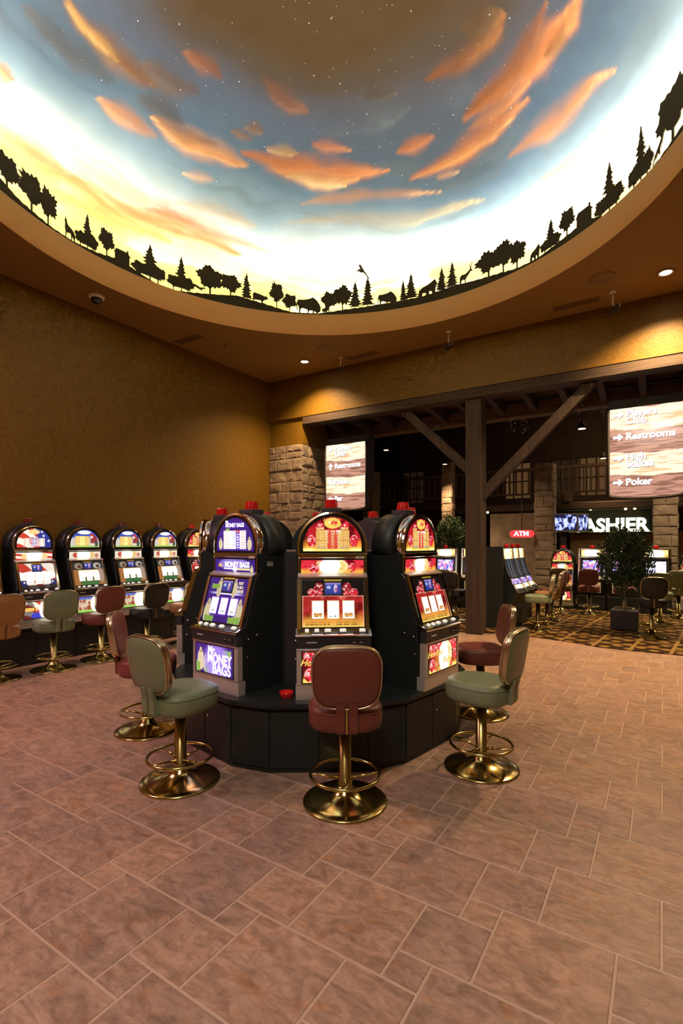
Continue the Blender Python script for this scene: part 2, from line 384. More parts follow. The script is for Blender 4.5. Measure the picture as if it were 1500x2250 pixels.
# painted dome ------------------------------------------------------------
DOME_R, DOME_Z, DOME_H = 4.14, FT-.18, 2.35
def dome_hit(px, py):
    d = Vector(((px-750)/F, 1, (HZ-py)/F)); o = Vector((0,0,CH)) - Vector((DC.x,DC.y,DOME_Z))
    s = Vector((1/DOME_R,1/DOME_R,1/DOME_H)); a = Vector((d.x*s.x,d.y*s.y,d.z*s.z)); b = Vector((o.x*s.x,o.y*s.y,o.z*s.z))
    A = a.dot(a); B = 2*a.dot(b); C = b.dot(b)-1; D = max(B*B-4*A*C, 0); t = (-B+math.sqrt(D))/(2*A)
    p = b+a*t; ph = math.acos(max(-1,min(1,p.z))); th = math.atan2(p.y, p.x); return ph*math.cos(th), ph*math.sin(th)
def make_dome():
    nt, npn = 720, 150
    th = np.linspace(0, 2*np.pi, nt+1); ph = np.linspace(.0001, np.pi/2, npn+1)
    T, P = np.meshgrid(th, ph)
    X = DC.x+DOME_R*np.sin(P)*np.cos(T); Y = DC.y+DOME_R*np.sin(P)*np.sin(T); Z = DOME_Z+DOME_H*np.cos(P)
    a = P*np.cos(T); b = P*np.sin(T)
    wa = (fbm(a*3+9, b*3+4, 3, 4)-.5); wb = (fbm(a*3+31, b*3+17, 5, 4)-.5)
    Pw = P+(fbm(a*1.6+5, b*1.6+7, 8, 4)-.5)*.28+.05*np.cos(T-2.2)
    def ramp(x, stops):
        xs = [s[0] for s in stops]; return np.stack([np.interp(x, xs, [s[1][k] for s in stops]) for k in range(3)], -1)
    c = ramp(Pw, [(0,(.060,.043,.026)),(.34,(.054,.040,.026)),(.44,(.054,.052,.060)),(.56,(.060,.092,.19)),(.72,(.062,.125,.27)),(.84,(.10,.20,.39)),(.94,(.22,.38,.60)),(1.04,(.44,.60,.74)),(1.16,(.62,.64,.60)),(1.26,(.58,.50,.17)),(1.40,(.44,.37,.075)),(1.58,(.28,.23,.04))])
    # wisps that run round the dome
    T0 = T; T = (T+np.pi/2) % (2*np.pi)
    s1 = fbm(T*9/np.pi+20+wa*2, Pw*13, 21, 5); s2 = fbm(T*6/np.pi+50, Pw*20+wb*3, 33, 5)
    band = sm(.45,.75,P)*(1-sm(.95,1.15,P))
    c = mix(c, (.13,.18,.26), sm(.5,.8,s1)*band*.4); c = mix(c, (.04,.05,.08), sm(.5,.85,s2)*band*.25)
    lowb = sm(1.05,1.2,P)
    c = mix(c, (.8,.78,.62), sm(.5,.7,s1)*lowb*.5); c = mix(c, (.55,.42,.14), sm(.6,.78,s2)*lowb*.6)
    left = sm(-.2,.75,-np.cos(T-.35*np.pi-.5))      # away from the camera's view: plain procedural dusk clouds
    T0_ = T; T = T0; hid = sm(.05,.45,-np.sin(T)); T = T0_
    c = mix(c, (.62,.24,.11), sm(.56,.72,fbm(T*5/np.pi+3, Pw*9, 71, 5))*sm(.5,.7,P)*(1-sm(1.0,1.2,P))*hid*.9); T = T0
    # brush strokes: clouds traced as paint on the dome  (points, half widths, colour, opacity)
    O1, O2, O3, PK, GY, CR = (.58,.25,.12), (.74,.40,.20), (.20,.115,.07), (.56,.30,.17), (.12,.10,.09), (.85,.66,.40)
    S = [([(160,0),(190,60),(240,115),(300,165),(345,195)], 17, O3, .9), ([(165,10),(195,70),(250,130)], 8, (.62,.40,.17), .7),
         ([(300,140),(350,170),(400,195),(440,215)], 20, (.21,.15,.14), .75),
         ([(70,20),(110,70),(160,120),(240,170)], 26, (.15,.15,.19), .6), ([(290,200),(340,235),(400,270)], 16, (.14,.14,.19), .7),
         ([(200,210),(240,235),(290,265),(340,295)], 15, PK, .8), ([(325,250),(380,290),(440,325),(500,350),(535,365)], 17, O2, .95),
         ([(330,250),(400,290),(470,320)], 9, O3, .6),
         ([(515,330),(570,350),(640,375),(720,385),(790,382),(860,371)], 15, O1, .95), ([(600,378),(660,400),(720,412),(790,400)], 11, O2, .9),
         ([(625,395),(690,415),(760,415)], 7, CR, .85), ([(395,122),(430,145),(460,160),(488,182)], 11, (.40,.18,.11), .8),
         ([(570,180),(600,210),(640,240),(680,255)], 12, (.33,.17,.13), .75), ([(495,290),(520,297),(540,305)], 8, O3, .7),
         ([(525,280),(570,290)], 8, (.4,.25,.16), .7), ([(575,325),(610,332),(650,342)], 9, (.55,.38,.2), .7),
         ([(685,327),(720,332),(775,338)], 9, O1, .75), ([(875,333),(915,318),(960,298)], 10, (.56,.25,.12), .85),
         ([(920,180),(970,150),(1030,120),(1080,75),(1110,20)], 15, (.44,.20,.10), .85), ([(1010,70),(1060,50),(1100,20)], 20, (.24,.15,.10), .6),
         ([(1010,265),(1060,220),(1110,190),(1165,140),(1210,90),(1260,40),(1290,-10)], 21, O1, .97),
         ([(1015,250),(1070,200),(1120,160),(1180,60),(1215,0)], 17, (.46,.21,.12), .8), ([(1020,290),(1080,250),(1120,225),(1165,180)], 13, (.55,.25,.13), .9),
         ([(905,392),(960,370),(1010,335),(1060,295),(1110,260),(1160,222)], 15, O1, .95), ([(930,385),(1000,350),(1070,305),(1130,260)], 7, O2, .9),
         ([(1195,125),(1230,90),(1250,50)], 10, (.42,.24,.14), .8), ([(960,395),(985,388),(1010,382)], 6, (.85,.5,.3), .6),
         ([(1110,350),(1160,310),(1230,250),(1290,195),(1345,155)], 15, (.62,.32,.18), .85),
         ([(660,455),(760,440),(860,428),(970,425)], 9, (.66,.38,.2), .6),
         ([(0,150),(30,175)], 10, (.75,.35,.17), .8), ([(395,375),(430,385),(460,395)], 8, (.88,.5,.27), .6),
         ([(-30,300),(40,330),(100,365),(170,400),(260,450),(340,480),(430,515),(530,560)], 26, (.62,.24,.09), .92),
         ([(-40,265),(60,320),(140,370)], 18, (.62,.30,.17), .8), ([(100,420),(200,460),(300,500),(380,535)], 18, (.55,.25,.09), .8),
         ([(300,450),(400,485),(500,525),(600,555)], 10, (.50,.24,.16), .7), ([(150,330),(230,400),(330,440)], 15, (.70,.48,.32), .45),
         ([(380,440),(470,465),(560,500)], 12, (.62,.46,.28), .5), ([(620,500),(780,490),(930,480),(1060,450)], 12, (.55,.46,.2), .4),
         ([(1180,400),(1290,330),(1390,240),(1480,120)], 16, (.55,.44,.22), .4), ([(1120,470),(1250,400),(1380,320)], 10, (.55,.48,.2), .4),
         ([(800,265),(850,260),(900,240)], 12, (.23,.31,.45), .35), ([(720,300),(800,285),(870,275)], 10, (.24,.32,.44), .3), ([(800,215),(870,205)], 10, (.13,.12,.13), .6)]
    aw = a+wa*.075; bw = b+wb*.075; k = 1/F
    for pts, hwid, cc, op in S:
        f0 = .5 if (max(cc) < .5 and cc not in (O1,O2,O3,PK,GY)) else 1.0; cc = tuple(x*f0 for x in cc)
        q = np.array([dome_hit(*p) for p in pts]); d = np.full(a.shape, 9.0)
        L = np.concatenate([[0], np.cumsum(np.hypot(*(q[1:]-q[:-1]).T))]); tt = np.zeros(a.shape)
        for i in range(len(q)-1):
            ab = q[i+1]-q[i]; t = np.clip(((aw-q[i,0])*ab[0]+(bw-q[i,1])*ab[1])/(ab@ab), 0, 1)
            dd = np.hypot(aw-q[i,0]-t*ab[0], bw-q[i,1]-t*ab[1]); u = (L[i]+t*(L[i+1]-L[i]))/L[-1]; tt = np.where(dd < d, u, tt); d = np.minimum(d, dd)
        q0 = pts[len(pts)//2]; e = np.hypot(*(np.array(dome_hit(q0[0], q0[1]+5))-np.array(dome_hit(q0[0], q0[1]-5))))/10
        e2 = np.hypot(*(np.array(dome_hit(q0[0]+5, q0[1]))-np.array(dome_hit(q0[0]-5, q0[1]))))/10; e = math.sqrt(e*e2)
        w = hwid*e*(.12+1.25*np.sin(np.pi*np.clip(tt,.0,1))**.85)
        st = fbm(aw*9+cc[0]*50, bw*9, 90, 4)
        th_ = (np.arctan2(bw, aw)+np.pi/2) % (2*np.pi); rr_ = np.hypot(aw, bw); stk = fbm(th_*7+cc[1]*30, rr_*42, 57, 4)
        dr = d/w; m_ = (1-sm(-.1, 1.95, dr+(st-.5)*.95+(stk-.5)*1.2))*op
        low = sm(0, 1.1, (rr_-np.hypot(q[:,0],q[:,1]).mean())/w*.5+.35)
        cc2 = np.array(cc)*(.72+.5*low)[..., None]*(.8+.4*stk)[..., None]; mm = np.clip(m_,0,1)[..., None]; c = c*(1-mm)+cc2*mm
        edge = sm(.35,.8,m_/op)*(1-sm(.8,.99,m_/op))*low; c = mix(c, (min(1,cc[0]*1.5), min(1,cc[1]*1.9), min(1,cc[2]*1.9)), edge*.55*op)
    c = c*(.93+.14*fbm(a*18, b*18, 44, 3))[..., None]
    o = gridmesh('ceiling_dome', np.stack([X.ravel(), Y.ravel(), Z.ravel()], 1), nt, npn, c.reshape(-1,3), painted('mural_paint', .85, .1))
    tag(o, kind='structure')
    # pin-point star lights in the night part of the mural
    random.seed(11); mb = MB()
    for _ in range(330):
        p = random.random()**.6*.82; t = random.random()*2*math.pi; r = random.choice((.0022,.003,.003,.0036,.006))
        c0 = Vector((DC.x+DOME_R*math.sin(p)*math.cos(t), DC.y+DOME_R*math.sin(p)*math.sin(t), DOME_Z+DOME_H*math.cos(p)-.006))
        mb.sphere(c0, r, 6, 4)
    s = mb.build('star_lights', glow('star_glow', (1,.97,.9), 1.6), o); s['kind'] = 'stuff'; s['label'] = 'tiny white star points'
make_dome()
# cove lamp behind the silhouettes
def make_cove():
    n = 96; mb = MB(); r = DR+.40; z = FT-.10
    mb.tube([(DC.x+r*math.cos(2*math.pi*i/n), DC.y+r*math.sin(2*math.pi*i/n), z) for i in range(n)], .035, 6, closed=True)
    o = mb.build('cove_light', glow('cove_lamp', (1,.84,.60), 185.0)); tag(o, 'continuous warm tube lamp in the cove round the painted dome', 'light')
make_cove()

# silhouettes on the cove edge ---------------------------------------------
M_sil = pr('black_cutout', (.022,.021,.014), .8, spec=.1)
SR = DR+.055
def ring(px, r=SR):
    k = (px-750)/F; A = 1+k*k; B = -2*(DC.y+k*DC.x); C = DC.x**2+DC.y**2-r*r; Y = (-B+math.sqrt(B*B-4*A*C))/(2*A)
    return Vector((k*Y, Y, 0))
STRIP = [(-60,40),(0,35),(40,21),(110,11),(160,9),(215,14),(262,23),(300,14),(350,2),(370,1),(400,6),(460,17),(520,27),(580,19),(640,6),(700,6),(760,14),(830,19),(930,21),(1000,26),(1060,21),(1100,17),(1135,11),(1180,10),(1240,21),(1290,27),(1330,5),(1358,1),(1400,8),(1450,17),(1500,30),(1560,30)]
def strip_h(px):
    s = np.interp(px, [a for a,b in STRIP], [b for a,b in STRIP]); return s/F*ring(px).y
def make_strip():
    mb = MB(); n = 190; L = []
    for i in range(n+1):
        px = -60+1620*i/n; p = ring(px); d = (p-Vector((DC.x,DC.y,0))).normalized(); h = FT+.001+strip_h(px)+.006*math.sin(px*.35)*min(1,strip_h(px)*20)
        q = p+d*.012; L.append([(p.x,p.y,FT+.0005),(q.x,q.y,FT+.0005),(q.x,q.y,h),(p.x,p.y,h)])
    mb.loft(L, smooth=False)
    o = mb.build('hill_cutout', M_sil); tag(o, 'long black hill outline standing on the rim of the painted dome', 'cut-out')
make_strip()
def jag_conifer(rnd, w, h, skirt=.12, tiers=9):
    L = []; R_ = []
    for k in range(tiers+1):
        t = k/tiers; z = h*(skirt+(1-skirt)*t); hw_ = w/2*(1-t)**.8*(.62+.62*rnd.random())+.03*w
        L += [(-hw_, z-h*.012), (-hw_*.5, z+h*(1-skirt)/tiers*.45)]; hw_ = w/2*(1-t)**.8*(.62+.62*rnd.random())+.03*w
        R_ += [(hw_, z-h*.012), (hw_*.5, z+h*(1-skirt)/tiers*.45)]
    return [(w*.03,0),(w*.03,h*skirt)]+R_+[(0,h*1.02)]+L[::-1]+[(-w*.03,h*skirt),(-w*.03,0)]
def jag_round(rnd, w, h, skirt=.3):
    out = [(w*.035,0),(w*.03,h*skirt)]; n = 34
    for k in range(n+1):
        a = -math.pi*.42+ (math.pi*1.84)*k/n; rr = (1+.13*math.sin(a*5+w*40)+.16*(rnd.random()-.5))*(1.0 if k%2 else .84)
        out.append((w*.5*rr*math.cos(a), h*skirt+(h*(1-skirt))*.5*(1+rr*math.sin(a))*.97+.0*h))
    out += [(-w*.03,h*skirt),(-w*.035,0)]; return out
ANIMALS = {
 'wolf': [(.15,0),(.2,0),(.24,.28),(.35,.33),(.55,.36),(.62,.3),(.62,0),(.68,0),(.72,.3),(.86,.1),(.92,0),(.97,0),(.92,.2),(.98,.32),(.88,.45),(.7,.58),(.42,.66),(.3,.74),(.28,.86),(.16,1),(.14,.9),(.1,.84),(.14,.72),(.12,.5),(.18,.34)],
 'fox': [(0,.55),(.18,.4),(.3,.42),(.52,.2),(.66,.15),(.7,0),(.74,.05),(.74,.3),(.86,.42),(1,.45),(.9,.6),(.86,.72),(.8,.6),(.6,.5),(.34,.72),(.15,.78),(.04,.72)],
 'cow': [(.03,0),(.08,0),(.1,.38),(.55,.36),(.6,.1),(.58,0),(.64,0),(.68,.3),(.76,.42),(.92,.5),(1,.52),(.98,.66),(.9,.78),(.8,.74),(.4,.9),(.08,.98),(.02,.8)],
 'bison': [(.1,0),(.16,0),(.17,.3),(.26,.36),(.45,.26),(.45,0),(.5,0),(.52,.22),(.66,.22),(.66,0),(.71,0),(.73,.2),(.84,.05),(.97,.16),(1,.42),(.93,.62),(.83,.82),(.68,1),(.52,.9),(.3,.84),(.06,.84),(0,.6),(.01,.2),(.04,.2),(.05,.55),(.1,.4)],
 'bear': [(0,.2),(.1,0),(.2,0),(.24,.3),(.4,.28),(.45,0),(.56,0),(.6,.34),(.72,.3),(.78,0),(.88,0),(.92,.45),(1,.75),(.88,1),(.7,.86),(.5,.74),(.25,.66),(.06,.5)],
 'elk': [(.1,0),(.14,0),(.16,.26),(.24,.3),(.42,.28),(.43,0),(.47,0),(.49,.3),(.56,.36),(.74,.5),(.86,.6),(.96,.56),(.97,.62),(.88,.7),(.92,.86),(.99,1),(.9,.9),(.86,.74),(.82,.86),(.7,.98),(.8,.8),(.8,.68),(.62,.58),(.45,.52),(.2,.54),(.06,.44),(.04,.2)],
 'cub': [(0,.3),(.2,.3),(.25,0),(.4,0),(.5,.3),(.62,0),(.8,0),(.85,.4),(1,.5),(.98,.7),(.8,.75),(.75,1),(.62,.8),(.4,.7),(.05,.6)],
 'lion': [(0,0),(.05,.02),(.12,.16),(.3,.2),(.42,.34),(.5,.2),(.56,.22),(.56,.4),(.72,.56),(.82,.78),(.86,1),(.78,.86),(.6,.66),(.42,.5),(.22,.34),(.06,.14)],
 'eagle': [(.95,0),(.75,.3),(.5,.5),(.3,.5),(.12,.62),(.02,.5),(0,.62),(.15,.74),(.28,.7),(.12,1),(.3,1),(.5,.72),(.62,.55),(.8,.34),(1,.08)],
 'cabin': [(0,0),(1,0),(1,.62),(1.12,.6),(.92,.8),(.92,1),(.82,1),(.82,.86),(.1,.86),(-.08,.58),(0,.58)],
}
_rnd = random.Random(5)
def cutout(kind, px, top, wpx, label, cat, base=None, flip=False, lift=0):
    p = ring(px); d = (p-Vector((DC.x,DC.y,0))).normalized(); tz = Vector((-d.y, d.x, 0))
    if tz.x < 0: tz = -tz
    a = p-tz*.02; b = p+tz*.02; dpx = (b.x/b.y-a.x/a.y)*F/.04; w = wpx/dpx
    zt = CH+(HZ-top)/F*p.y; z0 = FT+strip_h(px)*.8+lift
    if base is not None: z0 = CH+(HZ-base)/F*p.y
    h = zt-z0
    if kind == 'conifer': o2 = jag_conifer(_rnd, w, h)
    elif kind == 'tree': o2 = jag_round(_rnd, w, h, .24)
    elif kind == 'pair':   # conifer and lower round crown cut from one sheet
        c = jag_conifer(_rnd, w*.62, h); o2 = [(x+w*.04, z) for x, z in c]
    else:
        o2 = [((x-.5)*w*(-1 if flip else 1), z*h) for x, z in ANIMALS[kind]]
    root_mb = MB(); org = p+d*.014
    M = Matrix.Translation((org.x,org.y,z0)) @ Matrix(((tz.x, d.x, 0, 0),(tz.y, d.y, 0, 0),(0,0,1,0),(0,0,0,1)))
    root_mb.prism(o2, 'y', 0, .01)
    if kind == 'pair':
        root_mb.prism([(x+w*.27, z) for x, z in jag_round(_rnd, w*.5, h*.52, .2)], 'y', .001, .011)
        root_mb.prism([(x-w*.25, z) for x, z in jag_round(_rnd, w*.5, h*.46, .2)], 'y', .002, .012)
    nm = {'conifer':'conifer_cutout','tree':'tree_cutout','pair':'tree_clump_cutout','cabin':'cabin_cutout'}.get(kind, kind+'_cutout')
    o = root_mb.build(nm, M_sil); o.matrix_world = M; fixnormals(o); tag(o, label, cat, 'black cut-outs round the dome rim')
T_, A_ = 'tree cut-out', 'animal cut-out'
for a in [
 ('tree',18,335,62,'big black broadleaf cut-out at the far left end of the dome rim',T_), ('tree',72,378,58,'black broadleaf cut-out second from the left end of the rim',T_),
 ('tree',108,413,42,'forked black tree cut-out just left of the howling wolf',T_), ('wolf',155,481,27,'black cut-out of a wolf howling upward',A_),
 ('pair',192,472,52,'tall conifer with low bush cut-out right of the howling wolf',T_), ('tree',236,500,36,'small forked tree cut-out beside the left cabin',T_),
 ('cabin',270,545,32,'black cabin cut-out with chimney on the left of the rim','cabin cut-out'), ('pair',328,538,76,'wide conifer clump cut-out just right of the left cabin',T_),
 ('pair',397,565,60,'conifer clump cut-out left of the leaping fox',T_), ('fox',437,622,32,'black cut-out of a slim leaping fox',A_,637),
 ('tree',462,582,60,'large forked broadleaf cut-out right of the fox',T_), ('tree',507,600,48,'low broadleaf cut-out left of the calf, second after the fox',T_),
 ('conifer',542,601,28,'slender conifer cut-out just left of the calf',T_), ('cow',572,642,34,'black cut-out of a small calf standing on the hill',A_),
 ('tree',608,617,32,'forked tree cut-out between the calf and the first bison',T_), ('tree',636,643,34,'low bush cut-out touching the tail of the first bison',T_),
 ('bison',678,652,54,'black cut-out of a large bison, centre left of the rim',A_), ('cub',714,671,15,'tiny black cub cut-out between bison and trees',A_),
 ('tree',722,638,34,'broadleaf cut-out just right of the tiny cub',T_), ('tree',752,625,42,'tallest broadleaf cut-out in the clump left of the eagle',T_),
 ('conifer',780,620,30,'conifer cut-out between broadleaf clump and the eagle tree',T_), ('conifer',807,612,34,'conifer cut-out directly under the flying eagle',T_),
 ('eagle',797,580,26,'black cut-out of an eagle landing on a tree top','bird cut-out',614), ('bison',850,640,42,'smaller black bison cut-out right of the eagle tree',A_),
 ('conifer',885,617,20,'short conifer cut-out right of the smaller bison',T_), ('conifer',902,602,30,'taller conifer cut-out left of the bear on the hill',T_),
 ('bear',938,616,42,'black cut-out of a bear climbing the dark hill',A_), ('conifer',969,589,28,'conifer cut-out just right of the bear',T_),
 ('conifer',992,577,30,'conifer cut-out left of the antlered elk',T_), ('elk',1022,578,30,'black cut-out of an elk with antlers',A_),
 ('tree',1072,548,58,'broad black tree cut-out right of the elk',T_), ('tree',1104,526,46,'middle tree cut-out in the clump right of the elk',T_),
 ('tree',1134,526,40,'forked tree cut-out left of the small lone bear',T_), ('bear',1173,539,22,'small lone bear cut-out on the right slope',A_),
 ('pair',1206,485,46,'conifer and bush cut-out left of the right cabin',T_), ('tree',1243,455,34,'forked tree cut-out touching the right cabin',T_),
 ('cabin',1280,453,32,'black cabin cut-out with chimney on the right slope','cabin cut-out'), ('pair',1333,363,64,'large conifer clump cut-out right of the right cabin',T_),
 ('pair',1402,285,56,'leaning conifer cut-out left of the mountain lion',T_), ('lion',1444,292,30,'black cut-out of a mountain lion stretching upward',A_,352),
 ('tree',1474,180,80,'huge broadleaf cut-out at the far right end of the rim',T_)]:
    cutout(*a)

# ceiling fittings -----------------------------------------------------------
def cz(px, py): Y = (H-CH)*F/(HZ-py); return Vector((gx(px, Y), Y, H))
M_pale = pr('pale_metal_trim', (.55,.45,.36), .35, .3)
M_ceilfit = pr('painted_grille', (.22,.135,.045), .7)
def downlight(px, py, label, power):
    p = cz(px, py); t = empty('downlight', p, 0, label, 'light', 'recessed ceiling downlights')
    MB().lathe([(.075,-.002),(.10,-.004),(.105,-.010),(.075,-.014),(.07,-.002)], 24).build('trim_ring', M_pale, t)
    MB().lathe([(.001,-.006),(.07,-.006),(.07,-.003),(.001,-.003)], 24).build('lamp', glow('downlight_glow', (1,.82,.5), 30), t)
    l = bpy.data.lights.new('spot', 'SPOT'); l.energy = power; l.color = (1,.62,.30); l.spot_size = R(128); l.spot_blend = 1.0; l.shadow_soft_size = .05
    o = bpy.data.objects.new('lamp_beam', l); col.objects.link(o); o.parent = t; o.location = (0,0,-.03)
downlight(669, 794, 'glowing recessed downlight nearest the room corner', 800)
downlight(1462, 598, 'glowing recessed downlight at the right side of the ceiling', 1500)
def ceiling_vent(px, py, label, w=.62, h=.13):
    p = cz(px, py); t = empty('ceiling_vent', p, TH, label, 'vent', 'slot vents in the ceiling')
    MB().box(-w/2, w/2, -h/2, h/2, -.006, -.001).build('backing', pr('vent_dark', (.09,.055,.025), .8), t)
    fr = MB().box(-w/2-.015, w/2+.015, -h/2-.015, -h/2, -.010, -.001).box(-w/2-.015, w/2+.015, h/2, h/2+.015, -.010, -.001)
    fr.box(-w/2-.015, -w/2, -h/2, h/2, -.010, -.001).box(w/2, w/2+.015, -h/2, h/2, -.010, -.001).build('frame', M_ceilfit, t)
    sl = MB()
    for k in range(4): y = -h/2+h*(k+.5)/4; sl.box(-w/2, w/2, y-.006, y+.006, -.009, -.005)
    sl.build('slat', M_ceilfit, t)
ceiling_vent(795, 781, 'slot vent in the ceiling behind the hanging spotlights, near the middle')
ceiling_vent(1265, 668, 'slot vent in the ceiling left of the right-hand downlight')
p = ceiling_vent(415, 745, 'slot vent in the ceiling above the left row of machines', .55, .12)
for px, py, r, lb in ((715,765,.15,'round speaker grille beside the corner downlight'), (1323,611,.17,'round speaker grille near the right-hand downlight')):
    o = MB().lathe([(.001,-.006),(r*.9,-.006),(r,-.001),(.001,-.001)], 32).build('ceiling_speaker', M_ceilfit, None, cz(px,py)); tag(o, lb, 'speaker', 'flush ceiling speakers')
t = empty('dome_camera', cz(212, 650), 0, 'white ringed security dome camera on ceiling above left machines', 'camera')
MB().lathe([(.001,0),(.11,0),(.11,-.03),(.085,-.045),(.001,-.045)], 32).build('mount_ring', M_white, t)
MB().lathe([(.08,-.04),(.078,-.06),(.06,-.095),(.03,-.115),(.001,-.12)], 24).build('bubble', pr('smoked_dome', (.01,.01,.012), .06, coat=1), t)
for px, pt, pb, lb in ((748,786,817,'small camera on white stem near the corner downlight'), (985,728,766,'small camera on white stem over the middle of the opening'), (1346,641,687,'small camera on white stem below the right downlight')):
    p = cz(px, pt); ln = (pb-pt)/F*p.y; t = empty('stem_camera', p, TH, lb, 'camera', 'stem cameras hanging from the ceiling')
    MB().lathe([(.045,0),(.045,-.012),(.016,-.02),(.016,0)], 16).build('mounting_plate', M_white, t)
    MB().cyl((0,0,-.01), (0,0,-ln*.62), .013).cyl((0,0,-ln*.6),(.02,-.02,-ln*.74), .010).build('stem', M_white, t)
    MB().cyl((-.05,.03,-ln*.93), (.07,-.05,-ln*.80), .033, 16).build('camera_body', M_rubber, t)
    MB().tube([(.075,-.02,-ln*.68),(.095,-.05,-ln*.76),(.085,-.055,-ln*.9)], .006).build('cable', M_white, t)
o = MB().lathe([(.001,0),(.03,0),(.03,-.012),(.01,-.018),(.01,-.04),(.022,-.045),(.001,-.05)], 12).build('fire_sprinkler', M_ceilfit, None, cz(496,757)); tag(o, 'tiny fire sprinkler head on the left ceiling', 'sprinkler')

# ---------------------------------------------------------------- slot machines
W = .518
def arch_hw(t, zfull=.316, r=.259):      # half-width factor of the arched top at relative height t
    z = np.asarray(t)*zfull; zz = np.clip((z-(zfull-r))/r, 0, 1); return np.sqrt(np.clip(1-zz**2, 0.0004, 1))
def arch_pts(w, z0, z1, n=28):
    r = w/2; zc = z1-r; pts = [(r, z0)]
    for k in range(n+1): a = math.pi*k/n; pts.append((r*math.cos(a), zc+r*math.sin(a)))
    pts.append((-r, z0)); return pts
def ell(x, y, cx, cy, rx, ry, e=1.15): return 1-sm(1, e, np.hypot((x-cx)/rx, (y-cy)/ry))
def gem(c, x, y, cx, cy, rx, ry, base=(.75,.03,.05), hi=(1,.55,.5)):
    m = ell(x,y,cx,cy,rx,ry,1.1); f = vn((x-cx)/rx*2.2+cx*7+3, (y-cy)/ry*2.2+5, 3); g = vn((x-cx)/rx*2.8+(y-cy)/ry*1.4+11+cx*5, (y-cy)/ry*2.6-(x-cx)/rx+9, 8)
    c = mix(c, np.array(base), m); c = mix(c, (.18,.0,.01), m*sm(.55,.62,g)*.85); c = mix(c, np.array(hi), m*sm(.66,.72,f)*.7)
    return mix(c, (1,.9,.85), ell(x,y,cx-rx*.25,cy+ry*.35,rx*.22,ry*.12))
def fire_bg(x, v, a):
    n = fbm(x*3+4, v*4, 12, 4); c = np.zeros(x.shape+(3,))+np.array((.50,.012,.02)); c = mix(c, (.13,.0,.005), sm(.48,.62,n)); c = mix(c, (.9,.06,.06), sm(.6,.7,fbm(x*4+9,v*3+2,31,4))*.8)
    f = fbm(x*5, v*2+5, 7, 3); fl = 1-sm(.02,.38,v+(f-.5)*.35); c = mix(c, (1,.42,.04), fl); return mix(c, (1,.8,.18), fl*(1-sm(0,.16,v)))
def table(c, x, v, x0, x1, v0, v1, cols, rows, fill, line, mid=None):
    m = (x>x0)&(x<x1)&(v>v0)&(v<v1); c = mix(c, fill, m*1.0); u = (x-x0)/(x1-x0)*cols; w = (v-v0)/(v1-v0)*rows
    if mid is not None:
        mm = m&(u>cols/3)&(u<2*cols/3); c = mix(c, mid, mm*1.0)
    g = ((np.abs(u-np.round(u))<.09)|(np.abs(w-np.round(w))<.10))&m; c = mix(c, line, g*.9)
    sy = ell((u%1), (w%1), .5,.5,.3,.32)*m
    ss = _h(np.floor(u).astype(np.int64), np.floor(w).astype(np.int64)*0+3, 4)
    out = sy*(((u<cols/3)|(u>2*cols/3))*1.0)
    return mix(c, (.62,.10,.03), out*(.35+.5*ss))
def ruby_top(x, v, a):
    c = fire_bg(x, v, a)
    c = gem(c, x, v, -.72,.30,.13,.17); c = gem(c, x, v, .74,.30,.13,.17); c = gem(c,x,v,-.42,.72,.12,.12); c = gem(c,x,v,.44,.72,.12,.12)
    c = table(c, x, v, -.56, .58, .07, .62, 9, 7, (.92,.72,.22), (.55,.22,.04), (.72,.05,.04))
    c = mix(c, (.95,.85,.3), ((np.abs(x)>.62)&(v<.08))*1.0)
    c = mix(c, (.95,.62,.12), ell(x,v,0,.82,.26,.145)); c = mix(c, (.7,.05,.04), ell(x,v,.06,.83,.11,.07)); c = mix(c, (1,.9,.5), ell(x,v,-.09,.85,.05,.03))
    for cx in (-.42,.40): c = mix(c, (.9,.78,.25), ((np.abs(x-cx)<.14)&(np.abs(v-.665)<.035)&(np.sin(v*260)>-.3))*.9)
    return c
def ruby_head(x, v, a):
    n = fbm(x*5, v*2, 3, 4); c = np.zeros(x.shape+(3,))+np.array((.75,.03,.05)); c = mix(c, (.2,0,.01), sm(.5,.62,n)); c = mix(c, (1,.45,.06), 1-sm(0,.45,v+(n-.5)*.4))
    c = gem(c,x,v,-.58,.35,.16,.32); c = gem(c,x,v,.62,.4,.13,.34); c = gem(c,x,v,-.42,.75,.09,.2,(.9,.6,.2)); c = mix(c,(1,.9,.45),ell(x,v,.08,.5,.40,.58,1.1)); c = mix(c,(1,.62,.2),ell(x,v,.3,.55,.13,.3)); return mix(c,(1.7,1.65,1.5),ell(x,v,-.08,.48,.26,.5,1.5))
def ruby_reel(x, v, a):
    n = fbm(x*3+2, v*4+3, 5, 5); c = np.zeros(x.shape+(3,))+np.array((.45,.02,.02)); c = mix(c,(.95,.22,.16),sm(.45,.7,n)*sm(.3,.5,v)); c = mix(c,(.12,.0,.0),sm(.58,.68,fbm(x*4+7,v*5,9,4))*.8)
    c = mix(c,(.95,.40,.06),1-sm(.06,.34,v+(n-.5)*.2)); c = mix(c,(.95,.62,.12),1-sm(.0,.12,v))
    c = mix(c,(.006,.004,.004),(v>.655)*1.0)
    for s in (-1,1): c = gem(c,x,v,s*.68,.73,.14,.085); c = gem(c,x,v,s*.46,.84,.14,.10,(.35,.01,.02)); c = gem(c,x,v,s*.44,.715,.1,.05)
    c = mix(c,(1,.45,.3),((np.abs(v-.655)<.006)|((np.abs(np.abs(x)-.985)<.012)&(v<.655)))*1.0)
    for cx in (-.5,.5): c = mix(c,(.12,.05,.01),((np.abs(x-cx)<.40)&(v>.045)&(v<.10)&(np.sin(v*420)>-.2)&(vn(x*60,v*0,2)>.25))*.85)
    return c
